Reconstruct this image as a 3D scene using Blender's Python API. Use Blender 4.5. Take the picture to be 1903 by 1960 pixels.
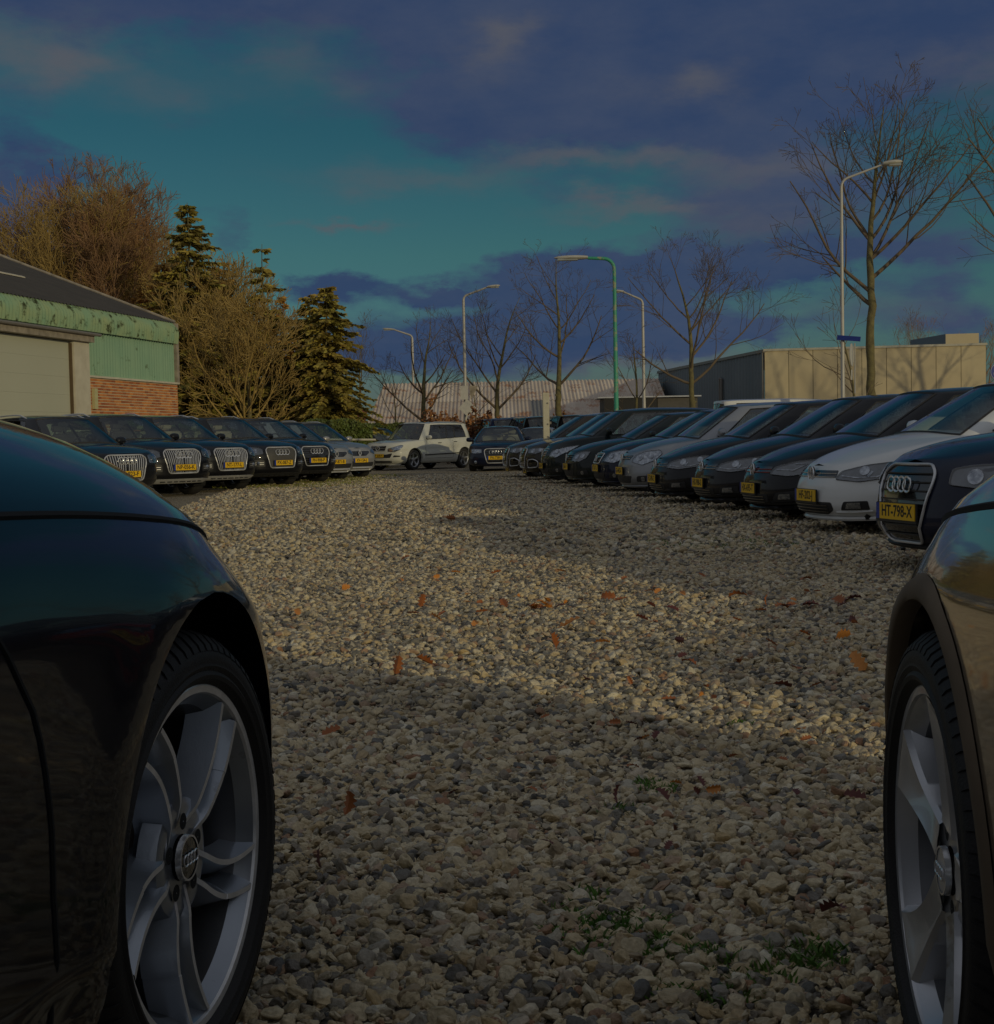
import bpy, bmesh, math, random
import numpy as np
from mathutils import Vector, Matrix, noise
from mathutils.geometry import delaunay_2d_cdt
PI = math.pi; R = math.radians
sc = bpy.context.scene
for o in list(bpy.data.objects): bpy.data.objects.remove(o)
# ------------------------------------------------------------------ camera
CAMH = 0.94; FPX = 2800.0; HZ = 845.0; ROLL = R(1.1); KY = 1.15            # photo measured on a 1903 x 1960 grid
cd = bpy.data.cameras.new('camera'); cam = bpy.data.objects.new('camera', cd); sc.collection.objects.link(cam)
cd.sensor_fit = 'HORIZONTAL'; cd.sensor_width = 36.0; cd.lens = 36.0*FPX/1903.0
cam.location = (0, 0, CAMH); cam.rotation_euler = (Matrix.Rotation(PI/2 - math.atan((980-HZ)/FPX), 3, 'X') @ Matrix.Rotation(-ROLL, 3, 'Z')).to_euler()
cd.clip_start = 0.05; cd.clip_end = 3000; sc.camera = cam
def unroll(px, py):
    dx, dy = px-951.5, py-980; return dx*math.cos(ROLL)-dy*math.sin(ROLL), dx*math.sin(ROLL)+dy*math.cos(ROLL)+(980-HZ)
def X_at(px, Y, py=860.0): return unroll(px, py)[0]/FPX*Y
def z_at(px, py, Y): return CAMH-unroll(px, py)[1]/FPX*Y
# ------------------------------------------------------------------ sun
SUN_AZ = math.atan2(0.62, -0.785); SUN_EL = R(8.9)   # clockwise from +Y
sd = bpy.data.lights.new('sun', 'SUN'); so = bpy.data.objects.new('sun', sd); sc.collection.objects.link(so)
sd.energy = 3.2; sd.angle = R(0.6); sd.color = (1.0, 0.85, 0.50)
sdir = Vector((math.sin(SUN_AZ)*math.cos(SUN_EL), math.cos(SUN_AZ)*math.cos(SUN_EL), math.sin(SUN_EL)))
so.rotation_euler = sdir.to_track_quat('Z', 'Y').to_euler(); so.location = (20, -20, 30)
# ------------------------------------------------------------------ world
W = bpy.data.worlds.new('World'); sc.world = W; W.use_nodes = True
nt = W.node_tree; nt.nodes.clear()
def N(t, typ, **k):
    n = t.nodes.new(typ)
    for a, b in k.items(): setattr(n, a, b)
    return n
def wire(t, a, b): t.links.new(a, b)
def mth(t, op, a, b=None, c=None, clamp=False):
    n = t.nodes.new('ShaderNodeMath'); n.operation = op; n.use_clamp = clamp
    for i, v in enumerate((a, b, c)):
        if v is None: continue
        if isinstance(v, (int, float)): n.inputs[i].default_value = v
        else: t.links.new(v, n.inputs[i])
    return n.outputs[0]
def mixc(t, f, a, b):
    n = t.nodes.new('ShaderNodeMix'); n.data_type = 'RGBA'
    for s, v in ((0, f), (6, a), (7, b)):
        if isinstance(v, (int, float)): n.inputs[s].default_value = v
        elif isinstance(v, tuple): n.inputs[s].default_value = (*v, 1)[:4]
        else: t.links.new(v, n.inputs[s])
    return n.outputs[2]
def ramp(t, f, stops, interp='LINEAR'):
    n = t.nodes.new('ShaderNodeValToRGB'); cr = n.color_ramp; cr.interpolation = interp
    while len(cr.elements) > 1: cr.elements.remove(cr.elements[-1])
    cr.elements[0].position = stops[0][0]; cr.elements[0].color = (*stops[0][1], 1)
    for p, c in stops[1:]:
        e = cr.elements.new(p); e.color = (*c, 1)
    t.links.new(f, n.inputs[0]); return n.outputs[0]
out = N(nt, 'ShaderNodeOutputWorld'); bg = N(nt, 'ShaderNodeBackground'); bg.inputs[1].default_value = 0.15
wire(nt, bg.outputs[0], out.inputs[0])
sky = N(nt, 'ShaderNodeTexSky'); sky.sky_type = 'NISHITA'; sky.sun_disc = False
sky.sun_elevation = SUN_EL; sky.sun_rotation = SUN_AZ; sky.air_density = 1.0; sky.dust_density = 0.6; sky.ozone_density = 1.5
tc = N(nt, 'ShaderNodeTexCoord'); sp = N(nt, 'ShaderNodeSeparateXYZ'); wire(nt, tc.outputs['Generated'], sp.inputs[0])
# azimuth / elevation of the ray (degrees), used only to lay out the clouds on the sky dome
azm = mth(nt, 'MULTIPLY', mth(nt, 'ARCTAN2', sp.outputs[0], sp.outputs[1]), 180/PI)
elv = mth(nt, 'MULTIPLY', mth(nt, 'ARCSINE', sp.outputs[2]), 180/PI)
hi = ramp(nt, mth(nt, 'DIVIDE', elv, 40, clamp=True), [(0, (.34, .56, .95)), (0.10, (.33, .63, .84)), (0.18, (.30, .66, .72)), (0.30, (0.20, .56, .63)), (0.55, (0.20, .56, .64)), (1, (0.30, .52, .6))])
tint = N(nt, 'ShaderNodeMix', data_type='RGBA', blend_type='MULTIPLY'); tint.inputs[0].default_value = 1
wire(nt, sky.outputs[0], tint.inputs[6]); wire(nt, hi, tint.inputs[7])
# cloud cover: broad stratus laid out as soft banks on the dome, broken up by noise
cv = N(nt, 'ShaderNodeCombineXYZ'); wire(nt, mth(nt, 'MULTIPLY', azm, 0.45), cv.inputs[0]); wire(nt, elv, cv.inputs[1])
nz = N(nt, 'ShaderNodeTexNoise'); nz.inputs['Scale'].default_value = 0.30; nz.inputs['Detail'].default_value = 7; nz.inputs['Roughness'].default_value = 0.6
wire(nt, cv.outputs[0], nz.inputs['Vector'])
nz2 = N(nt, 'ShaderNodeTexNoise'); nz2.inputs['Scale'].default_value = 0.11; nz2.inputs['Detail'].default_value = 4
wire(nt, cv.outputs[0], nz2.inputs['Vector'])
wn = N(nt, 'ShaderNodeTexNoise'); wn.inputs['Scale'].default_value = 0.55; wn.inputs['Detail'].default_value = 6; wn.inputs['Roughness'].default_value = 0.62; wire(nt, cv.outputs[0], wn.inputs['Vector'])
wsp = N(nt, 'ShaderNodeSeparateColor'); wire(nt, wn.outputs['Color'], wsp.inputs[0])
azw = mth(nt, 'ADD', azm, mth(nt, 'MULTIPLY', mth(nt, 'SUBTRACT', wsp.outputs[0], 0.5), 7.5)); elw = mth(nt, 'ADD', elv, mth(nt, 'MULTIPLY', mth(nt, 'SUBTRACT', wsp.outputs[1], 0.5), 3.0))
def blob(x, y, wx, wy, amp):
    "soft bank centred on the direction seen at photo pixel (x, y)"
    ux, uy = unroll(x, y); ax = math.degrees(math.atan(ux/FPX)); ay = math.degrees(math.atan(-uy/FPX*math.cos(R(ax))))
    k = 180/PI/FPX
    dx = mth(nt, 'DIVIDE', mth(nt, 'SUBTRACT', azw, ax), wx*k); dy = mth(nt, 'DIVIDE', mth(nt, 'SUBTRACT', elw, ay), wy*k)
    r2 = mth(nt, 'ADD', mth(nt, 'MULTIPLY', dx, dx), mth(nt, 'MULTIPLY', dy, dy))
    return mth(nt, 'MULTIPLY', mth(nt, 'EXPONENT', mth(nt, 'MULTIPLY', r2, -1)), amp)
def summed(lst):
    a = lst[0]
    for b in lst[1:]: a = mth(nt, 'ADD', a, b)
    return a
DARK = [(1350, 20, 900, 110, 1.0), (1500, 190, 700, 130, .95), (1000, 200, 260, 110, .55), (40, 330, 110, 160, .75), (250, 10, 500, 60, .75), (660, 545, 110, 30, 1.0),
        (830, 556, 75, 20, .75), (1080, 545, 150, 50, .95), (1260, 540, 190, 70, .9), (1000, 640, 520, 60, 1.0), (1500, 500, 400, 35, .85), (1330, 645, 170, 22, .8), (1800, 550, 110, 22, .5),
        (1700, 420, 330, 70, .55), (700, 700, 400, 40, .6), (1800, 610, 150, 30, .6), (420, 470, 60, 70, .4), (1420, 380, 250, 50, .5), (60, 440, 90, 90, .6)]
LITE = [(90, 110, 150, 55, .9), (330, 190, 100, 40, .35), (570, 130, 110, 60, .5), (950, 100, 80, 45, .75), (1310, 170, 110, 30, .7), (1150, 315, 210, 20, .85), (780, 350, 170, 24, .55),
        (640, 428, 70, 10, .75), (1220, 398, 130, 18, .95), (1450, 330, 140, 30, .5), (1880, 160, 120, 60, .7), (1500, 420, 180, 30, .45), (1200, 745, 700, 30, .5), (1350, 690, 160, 20, .6), (1130, 700, 90, 14, .6), (1650, 600, 200, 40, .25)]
inview = mth(nt, 'MULTIPLY', mth(nt, 'LESS_THAN', mth(nt, 'ABSOLUTE', azm), 60), 1.0)
near_ = mth(nt, 'SUBTRACT', 1.0, mth(nt, 'SMOOTH_MIN', 1.0, mth(nt, 'DIVIDE', mth(nt, 'ABSOLUTE', azm), 50), 0.2), clamp=True)
generic = mth(nt, 'MULTIPLY', mth(nt, 'MULTIPLY', mth(nt, 'SUBTRACT', nz2.outputs[0], 0.47), 5.0, clamp=True), mth(nt, 'SUBTRACT', 1.0, mth(nt, 'MULTIPLY', near_, 1.6), clamp=True))
dk = mth(nt, 'ADD', summed([blob(*b) for b in DARK]), mth(nt, 'MULTIPLY', generic, 0.8))
dk = mth(nt, 'ADD', dk, mth(nt, 'MULTIPLY', mth(nt, 'SUBTRACT', nz.outputs[0], 0.5), 1.5))
dk = mth(nt, 'SMOOTH_MAX', mth(nt, 'MULTIPLY', mth(nt, 'SUBTRACT', dk, 0.28), 2.0), 0.0, 0.1); dk = mth(nt, 'MINIMUM', dk, 1.0)
lt = mth(nt, 'ADD', summed([blob(*b) for b in LITE]), mth(nt, 'MULTIPLY', generic, 0.25))
lt = mth(nt, 'MULTIPLY', lt, mth(nt, 'ADD', -.35, mth(nt, 'MULTIPLY', nz.outputs[0], 2.7)), clamp=True)
dcol = mixc(nt, mth(nt, 'ADD', mth(nt, 'MULTIPLY', mth(nt, 'SUBTRACT', nz2.outputs[0], 0.45), 2.2), mth(nt, 'MULTIPLY', mth(nt, 'SUBTRACT', wsp.outputs[2], 0.38), 1.9), clamp=True), (0.62, 1.08, 2.55), (1.15, 1.52, 2.75))
lcol = (2.1, 2.15, 2.5)
c1 = mixc(nt, mth(nt, 'MULTIPLY', dk, 0.93), tint.outputs[2], dcol)
c2 = mixc(nt, mth(nt, 'MULTIPLY', lt, 0.8), c1, lcol)
# away from the view (overhead and towards the low sun) an added bright sky fill lifts the shade, growing smoothly
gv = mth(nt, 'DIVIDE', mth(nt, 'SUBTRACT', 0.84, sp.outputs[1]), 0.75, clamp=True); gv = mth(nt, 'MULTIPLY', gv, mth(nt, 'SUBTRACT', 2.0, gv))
sky_fill = mixc(nt, nz2.outputs[0], (3.6, 3.85, 4.4), (5.2, 5.3, 5.5))
c3 = mixc(nt, mth(nt, 'MULTIPLY', gv, 0.9), c2, sky_fill)
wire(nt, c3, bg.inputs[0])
sc.view_settings.view_transform = 'Standard'; sc.view_settings.look = 'None'; sc.view_settings.gamma = 1
sc.view_settings.use_curve_mapping = False; sc.view_settings.exposure = -1.7
# ------------------------------------------------------------------ helpers
COL = sc.collection
def hexs(r, g, b): return (r, g, b)
def mat(name, col, rough=0.5, metal=0.0, coat=0.0, col2=None, nscale=8.0, bump=0.0, bscale=60.0, spec=0.5, emit=None, island=0.0, objrand=0.0, wear=None, ncontrast=1.0, coords='Object'):
    m = bpy.data.materials.new(name); m.use_nodes = True; t = m.node_tree; b = t.nodes['Principled BSDF']
    b.inputs['Roughness'].default_value = rough; b.inputs['Metallic'].default_value = metal
    b.inputs['Specular IOR Level'].default_value = spec
    if coat: b.inputs['Coat Weight'].default_value = coat; b.inputs['Coat Roughness'].default_value = 0.03
    tcn = N(t, 'ShaderNodeTexCoord'); src = tcn.outputs[coords]
    n1 = N(t, 'ShaderNodeTexNoise'); n1.inputs['Scale'].default_value = nscale; n1.inputs['Detail'].default_value = 5; wire(t, src, n1.inputs['Vector'])
    c = (*col, 1)
    fac = mth(t, 'ADD', mth(t, 'MULTIPLY', mth(t, 'SUBTRACT', n1.outputs[0], 0.5), 2.2*ncontrast), 0.5, clamp=True)
    if col2 is None: col2 = tuple(v*0.82 for v in col)
    c = mixc(t, fac, col, col2)
    if island or objrand:
        if island: rv = N(t, 'ShaderNodeNewGeometry').outputs['Random Per Island']; k = island
        else: rv = N(t, 'ShaderNodeObjectInfo').outputs['Random']; k = objrand
        hs = N(t, 'ShaderNodeHueSaturation'); wire(t, c, hs.inputs['Color'])
        wire(t, mth(t, 'ADD', 1-k, mth(t, 'MULTIPLY', rv, 2*k)), hs.inputs['Value'])
        wire(t, mth(t, 'ADD', 0.5-k*0.03, mth(t, 'MULTIPLY', rv, k*0.06)), hs.inputs['Hue'])
        c = hs.outputs[0]
    if wear:
        n2 = N(t, 'ShaderNodeTexNoise'); n2.inputs['Scale'].default_value = wear[1]; n2.inputs['Detail'].default_value = 6; n2.inputs['Roughness'].default_value = 0.7; wire(t, src, n2.inputs['Vector'])
        f = mth(t, 'MULTIPLY', mth(t, 'SUBTRACT', n2.outputs[0], wear[2]), 9, clamp=True)
        c = mixc(t, f, c, wear[0])
    wire(t, c, b.inputs['Base Color'])
    if bump:
        n3 = N(t, 'ShaderNodeTexNoise'); n3.inputs['Scale'].default_value = bscale; n3.inputs['Detail'].default_value = 4; wire(t, src, n3.inputs['Vector'])
        bp = N(t, 'ShaderNodeBump'); bp.inputs['Strength'].default_value = bump; bp.inputs['Distance'].default_value = 0.02; wire(t, n3.outputs[0], bp.inputs['Height']); wire(t, bp.outputs[0], b.inputs['Normal'])
    if emit:
        b.inputs['Emission Color'].default_value = (*emit[0], 1); b.inputs['Emission Strength'].default_value = emit[1]
    return m
def paint(name, col, ior=1.34, rough=0.38, dust=0.0, metal=0.0):
    m = bpy.data.materials.new(name); m.use_nodes = True; t = m.node_tree; b = t.nodes['Principled BSDF']
    b.inputs['Coat Weight'].default_value = 1.0; b.inputs['Coat Roughness'].default_value = 0.02; b.inputs['Coat IOR'].default_value = ior; b.inputs['Specular IOR Level'].default_value = 0.12
    b.inputs['Metallic'].default_value = metal; b.inputs['Roughness'].default_value = rough
    tcn = N(t, 'ShaderNodeTexCoord'); sp_ = N(t, 'ShaderNodeSeparateXYZ'); wire(t, tcn.outputs['Object'], sp_.inputs[0])
    n1 = N(t, 'ShaderNodeTexNoise'); n1.inputs['Scale'].default_value = 3.0; n1.inputs['Detail'].default_value = 8; n1.inputs['Roughness'].default_value = 0.65; wire(t, tcn.outputs['Object'], n1.inputs['Vector'])
    low = mth(t, 'SUBTRACT', 1.0, mth(t, 'DIVIDE', sp_.outputs[2], 0.75), clamp=True)
    f = mth(t, 'MULTIPLY', mth(t, 'ADD', mth(t, 'MULTIPLY', low, 0.7), mth(t, 'SUBTRACT', n1.outputs[0], 0.42)), dust*1.6, clamp=True)
    wire(t, mixc(t, f, col, (0.20, 0.155, 0.10)), b.inputs['Base Color'])
    wire(t, mth(t, 'ADD', rough, mth(t, 'MULTIPLY', f, 0.4)), b.inputs['Roughness'])
    wire(t, mth(t, 'ADD', 0.02, mth(t, 'MULTIPLY', mth(t, 'MAXIMUM', mth(t, 'MULTIPLY', n1.outputs[0], 0.06), f), 0.55)), b.inputs['Coat Roughness'])
    wire(t, mth(t, 'SUBTRACT', 1.0, mth(t, 'MULTIPLY', f, 0.75)), b.inputs['Coat Weight'])
    return m
def glassmat(name, tintc, refl=1.0):
    m = bpy.data.materials.new(name); m.use_nodes = True; t = m.node_tree; t.nodes.clear()
    o_ = N(t, 'ShaderNodeOutputMaterial'); tr = N(t, 'ShaderNodeBsdfTransparent'); tr.inputs[0].default_value = (*tintc, 1)
    gl = N(t, 'ShaderNodeBsdfGlossy'); gl.inputs['Roughness'].default_value = 0.015; gl.inputs[0].default_value = (1, 1, 1, 1)
    ge = N(t, 'ShaderNodeNewGeometry'); dt = N(t, 'ShaderNodeVectorMath', operation='DOT_PRODUCT'); wire(t, ge.outputs['Normal'], dt.inputs[0]); wire(t, ge.outputs['Incoming'], dt.inputs[1])
    cs = mth(t, 'SUBTRACT', 1.0, mth(t, 'ABSOLUTE', dt.outputs['Value']), clamp=True)
    fr = mth(t, 'ADD', 0.10*refl, mth(t, 'MULTIPLY', mth(t, 'POWER', cs, 4.0), 0.94), clamp=True)
    mx = N(t, 'ShaderNodeMixShader'); wire(t, fr, mx.inputs[0]); wire(t, tr.outputs[0], mx.inputs[1]); wire(t, gl.outputs[0], mx.inputs[2])
    wire(t, mx.outputs[0], o_.inputs[0]); return m
def tag(o, label=None, cat=None, group=None, kind=None):
    if label: o['label'] = label
    if cat: o['category'] = cat
    if group: o['group'] = group
    if kind: o['kind'] = kind
    return o
def empty(name, loc, rz=0, label=None, cat=None, group=None):
    o = bpy.data.objects.new(name, None); COL.objects.link(o); o.location = loc; o.rotation_euler = (0, 0, rz); o.empty_display_size = 0.2
    return tag(o, label, cat, group)
class MB:
    def __init__(s): s.v = []; s.f = []; s.m = []
    def add(s, vs, fs, mi=0):
        o = len(s.v); s.v += [tuple(v) for v in vs]; s.f += [tuple(i+o for i in f) for f in fs]; s.m += [mi]*len(fs); return s
    def box(s, c, size, rz=0, mi=0, M=None):
        hx, hy, hz = (a/2 for a in size); vs = [Vector((x, y, z)) for x in (-hx, hx) for y in (-hy, hy) for z in (-hz, hz)]
        m_ = M if M is not None else Matrix.Rotation(rz, 3, 'Z')
        vs = [m_ @ v + Vector(c) for v in vs]
        return s.add(vs, [(0, 1, 3, 2), (4, 6, 7, 5), (0, 4, 5, 1), (2, 3, 7, 6), (0, 2, 6, 4), (1, 5, 7, 3)], mi)
    def tube(s, pts, rad, n=6, mi=0, cap=True):
        pts = [Vector(p) for p in pts]; L = len(pts); vs = []; fs = []
        if isinstance(rad, (int, float)): rad = [rad]*L
        d0 = (pts[1]-pts[0]).normalized(); u = d0.orthogonal().normalized()
        for i in range(L):
            d = (pts[min(i+1, L-1)]-pts[max(i-1, 0)])
            if d.length < 1e-9: d = d0
            d.normalize(); u = (u - d*u.dot(d))
            if u.length < 1e-6: u = d.orthogonal()
            u.normalize(); w = d.cross(u)
            for k in range(n):
                a = 2*PI*k/n; vs.append(pts[i] + (u*math.cos(a) + w*math.sin(a))*rad[i])
        for i in range(L-1):
            for k in range(n):
                a = i*n+k; b = i*n+(k+1) % n; fs.append((a, b, b+n, a+n))
        if cap: fs.append(tuple(range(n-1, -1, -1))); fs.append(tuple((L-1)*n+k for k in range(n)))
        return s.add(vs, fs, mi)
    def loop(s, pts, r, n=6, mi=0):
        "closed tube"
        pts = [Vector(p) for p in pts]; L = len(pts); vs = []; fs = []
        nrm = Vector((0, 0, 0)); c = sum(pts, Vector())/L
        for i in range(L): nrm += (pts[i]-c).cross(pts[(i+1) % L]-c)
        nrm.normalize()
        for i in range(L):
            d = (pts[(i+1) % L]-pts[i-1]).normalized(); u = (nrm-d*nrm.dot(d)).normalized(); w = d.cross(u)
            for k in range(n):
                a = 2*PI*k/n; vs.append(pts[i]+(u*math.cos(a)+w*math.sin(a))*r)
        for i in range(L):
            for k in range(n):
                a = i*n+k; b = i*n+(k+1) % n; j = ((i+1) % L)*n
                fs.append((a, b, j+(k+1) % n, j+k))
        return s.add(vs, fs, mi)
    def grid(s, rows, mi=0, close=False):
        nr = len(rows); nc = len(rows[0]); vs = [p for r_ in rows for p in r_]; fs = []
        for i in range(nr-1):
            for j in range(nc if close else nc-1):
                k = (j+1) % nc; fs.append((i*nc+j, i*nc+k, (i+1)*nc+k, (i+1)*nc+j))
        return s.add(vs, fs, mi)
    def lathe(s, prof, n=32, mi=0, mis=None, axis='X', c=(0, 0, 0)):
        "profile of (a, r): a along the axis, r radius"
        rows = []
        for a, r_ in prof:
            row = []
            for k in range(n):
                t = 2*PI*k/n
                if axis == 'X': p = (a+c[0], r_*math.cos(t)+c[1], r_*math.sin(t)+c[2])
                elif axis == 'Y': p = (r_*math.cos(t)+c[0], a+c[1], r_*math.sin(t)+c[2])
                else: p = (r_*math.cos(t)+c[0], r_*math.sin(t)+c[1], a+c[2])
                row.append(p)
            rows.append(row)
        if mis is None: return s.grid(rows, mi, True)
        for i in range(len(rows)-1): s.grid(rows[i:i+2], mis[i], True)
        return s
    def build(s, name, mats, parent=None, smooth=True, angle=35):
        me = bpy.data.meshes.new(name); me.from_pydata(s.v, [], s.f)
        mats = mats if isinstance(mats, (list, tuple)) else [mats]
        for m in mats: me.materials.append(m)
        if len(mats) > 1: me.polygons.foreach_set('material_index', s.m)
        if smooth:
            me.polygons.foreach_set('use_smooth', [True]*len(me.polygons))
            if angle < 180: me.set_sharp_from_angle(angle=R(angle))
        me.update(); o = bpy.data.objects.new(name, me); COL.objects.link(o)
        if parent: o.parent = parent
        return o
KIDS = {}
def copy_tree(o, parent=None):
    c = o.copy(); COL.objects.link(c)
    if parent: c.parent = parent
    for ch in o.children: copy_tree(ch, c)
    return c
def text_mesh(body, size, bold=0.0, wscale=1.0, depth=0.0006):
    cu = bpy.data.curves.new('text', 'FONT'); cu.body = body; cu.size = size; cu.align_x = 'CENTER'; cu.align_y = 'CENTER'; cu.offset = bold; cu.extrude = depth; cu.resolution_u = 3
    o = bpy.data.objects.new('text', cu); COL.objects.link(o); dg = bpy.context.evaluated_depsgraph_get()
    me = bpy.data.meshes.new_from_object(o.evaluated_get(dg)); bpy.data.objects.remove(o)
    for v in me.vertices: v.co.x *= wscale
    return me
def interp(xs, ys, x):
    if x <= xs[0]: return ys[0]
    if x >= xs[-1]: return ys[-1]
    for i in range(len(xs)-1):
        if x <= xs[i+1]:
            t = (x-xs[i])/(xs[i+1]-xs[i]); return ys[i]+(ys[i+1]-ys[i])*t
def cubic(tab):
    "monotone cubic through (x, y) pairs"
    xs = [p[0] for p in tab]; ys = [p[1] for p in tab]; n = len(xs)
    d = [(ys[i+1]-ys[i])/(xs[i+1]-xs[i]) for i in range(n-1)]
    m = [d[0]]+[0 if d[i-1]*d[i] <= 0 else 2*d[i-1]*d[i]/(d[i-1]+d[i]) for i in range(1, n-1)]+[d[-1]]
    def f(x):
        if x <= xs[0]: return ys[0]
        if x >= xs[-1]: return ys[-1]
        i = 0
        while x > xs[i+1]: i += 1
        h = xs[i+1]-xs[i]; t = (x-xs[i])/h; t2 = t*t; t3 = t2*t
        return (2*t3-3*t2+1)*ys[i]+(t3-2*t2+t)*h*m[i]+(-2*t3+3*t2)*ys[i+1]+(t3-t2)*h*m[i+1]
    return f
# ------------------------------------------------------------------ ground
def ground_mat():
    m = bpy.data.materials.new('gravel_ground'); m.use_nodes = True; t = m.node_tree; b = t.nodes['Principled BSDF']; b.inputs['Roughness'].default_value = .9
    tcn = N(t, 'ShaderNodeTexCoord'); sc1 = N(t, 'ShaderNodeMapping'); wire(t, tcn.outputs['Object'], sc1.inputs[0])
    v = N(t, 'ShaderNodeTexVoronoi'); v.inputs['Scale'].default_value = 50; v.inputs['Randomness'].default_value = 1; wire(t, sc1.outputs[0], v.inputs['Vector'])
    v2 = N(t, 'ShaderNodeTexVoronoi'); v2.inputs['Scale'].default_value = 16; wire(t, sc1.outputs[0], v2.inputs['Vector'])
    sp_ = N(t, 'ShaderNodeSeparateColor'); wire(t, v.outputs['Color'], sp_.inputs[0])
    stone = ramp(t, sp_.outputs[0], STONE, 'LINEAR')
    cr = mth(t, 'MULTIPLY', mth(t, 'SUBTRACT', v.outputs['Distance'], .30), 3, clamp=True)
    c = mixc(t, mth(t, 'MULTIPLY', cr, .75), stone, (.05, .04, .03))
    n = N(t, 'ShaderNodeTexNoise'); n.inputs['Scale'].default_value = .35; n.inputs['Detail'].default_value = 6; wire(t, sc1.outputs[0], n.inputs['Vector'])
    c = mixc(t, mth(t, 'MULTIPLY', mth(t, 'SUBTRACT', n.outputs[0], .52), 2.0, clamp=True), c, (.22, .17, .10))
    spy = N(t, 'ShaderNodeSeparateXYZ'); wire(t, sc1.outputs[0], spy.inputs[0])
    soil_shade = mth(t, 'SUBTRACT', 1.0, mth(t, 'DIVIDE', mth(t, 'SUBTRACT', spy.outputs[1], 10.0), 14.0, clamp=True), clamp=True)  # dark ground under the near stones, also painting shade into their gaps
    c = mixc(t, mth(t, 'MULTIPLY', soil_shade, .9), c, (.045, .035, .025))
    wire(t, c, b.inputs['Base Color'])
    bp = N(t, 'ShaderNodeBump'); bp.inputs['Strength'].default_value = 1.0; bp.inputs['Distance'].default_value = .02; bp.invert = True
    wire(t, mth(t, 'ADD', v.outputs['Distance'], mth(t, 'MULTIPLY', v2.outputs['Distance'], 1.2)), bp.inputs['Height']); wire(t, bp.outputs[0], b.inputs['Normal'])
    return m
STONE = [(0, (0.56, 0.451, 0.271)), (0.1, (0.66, 0.557, 0.361)), (0.2, (0.46, 0.346, 0.197)), (0.27, (0.72, 0.634, 0.451)), (0.36, (0.6, 0.48, 0.287)), (0.43, (0.13, 0.125, 0.115)), (0.49, (0.3, 0.259, 0.205)), (0.55, (0.68, 0.576, 0.377)), (0.63, (0.52, 0.384, 0.197)), (0.69, (0.2, 0.182, 0.164)), (0.75, (0.74, 0.672, 0.508)), (0.82, (0.34, 0.182, 0.098)), (0.87, (0.5, 0.442, 0.328)), (0.93, (0.09, 0.096, 0.098)), (1, (0.62, 0.509, 0.312))]
g = MB(); nx, ny = 60, 60
g.grid([[(-400+800*i/nx, -150+900*(j/ny)**1.0, 0) for i in range(nx+1)] for j in range(ny+1)])
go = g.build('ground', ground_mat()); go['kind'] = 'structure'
# pebbles: real stones instanced where the camera is close enough to pick them out
def pebble_tree(mt, level):
    ng = bpy.data.node_groups.new('gravel_stones', 'GeometryNodeTree')
    ng.interface.new_socket('Geometry', in_out='INPUT', socket_type='NodeSocketGeometry'); ng.interface.new_socket('Geometry', in_out='OUTPUT', socket_type='NodeSocketGeometry')
    gi = ng.nodes.new('NodeGroupInput'); gout = ng.nodes.new('NodeGroupOutput')
    join = ng.nodes.new('GeometryNodeGeometryToInstance')
    for q in range(6):
        ic = ng.nodes.new('GeometryNodeMeshIcoSphere'); ic.inputs['Radius'].default_value = 1; ic.inputs['Subdivisions'].default_value = level
        sp_ = ng.nodes.new('GeometryNodeSetPosition'); ns = ng.nodes.new('ShaderNodeTexNoise'); ns.noise_dimensions = '4D'; ns.inputs['W'].default_value = q*3.7; ns.inputs['Scale'].default_value = .75; ns.inputs['Detail'].default_value = 1.5
        sub = ng.nodes.new('ShaderNodeVectorMath'); sub.operation = 'SUBTRACT'; sub.inputs[1].default_value = (.5, .5, .5)
        scl = ng.nodes.new('ShaderNodeVectorMath'); scl.operation = 'SCALE'; scl.inputs['Scale'].default_value = 1.9
        ng.links.new(ns.outputs['Color'], sub.inputs[0]); ng.links.new(sub.outputs[0], scl.inputs[0]); ng.links.new(ic.outputs[0], sp_.inputs[0]); ng.links.new(scl.outputs[0], sp_.inputs['Offset'])
        sm = ng.nodes.new('GeometryNodeSetShadeSmooth'); ng.links.new(sp_.outputs[0], sm.inputs[0])
        mm = ng.nodes.new('GeometryNodeSetMaterial'); mm.inputs['Material'].default_value = mt; ng.links.new(sm.outputs[0], mm.inputs[0]); ng.links.new(mm.outputs[0], join.inputs[0])
    ip = ng.nodes.new('GeometryNodeInstanceOnPoints'); ip.inputs['Pick Instance'].default_value = True
    ng.links.new(gi.outputs[0], ip.inputs['Points']); ng.links.new(join.outputs[0], ip.inputs['Instance'])
    def attr(nm, tp, dst):
        a = ng.nodes.new('GeometryNodeInputNamedAttribute'); a.data_type = tp; a.inputs[0].default_value = nm; ng.links.new(a.outputs[0], ip.inputs[dst])
    attr('pick', 'INT', 'Instance Index'); attr('rot', 'FLOAT_VECTOR', 'Rotation'); attr('siz', 'FLOAT_VECTOR', 'Scale')
    ng.links.new(ip.outputs[0], gout.inputs[0]); return ng
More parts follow.
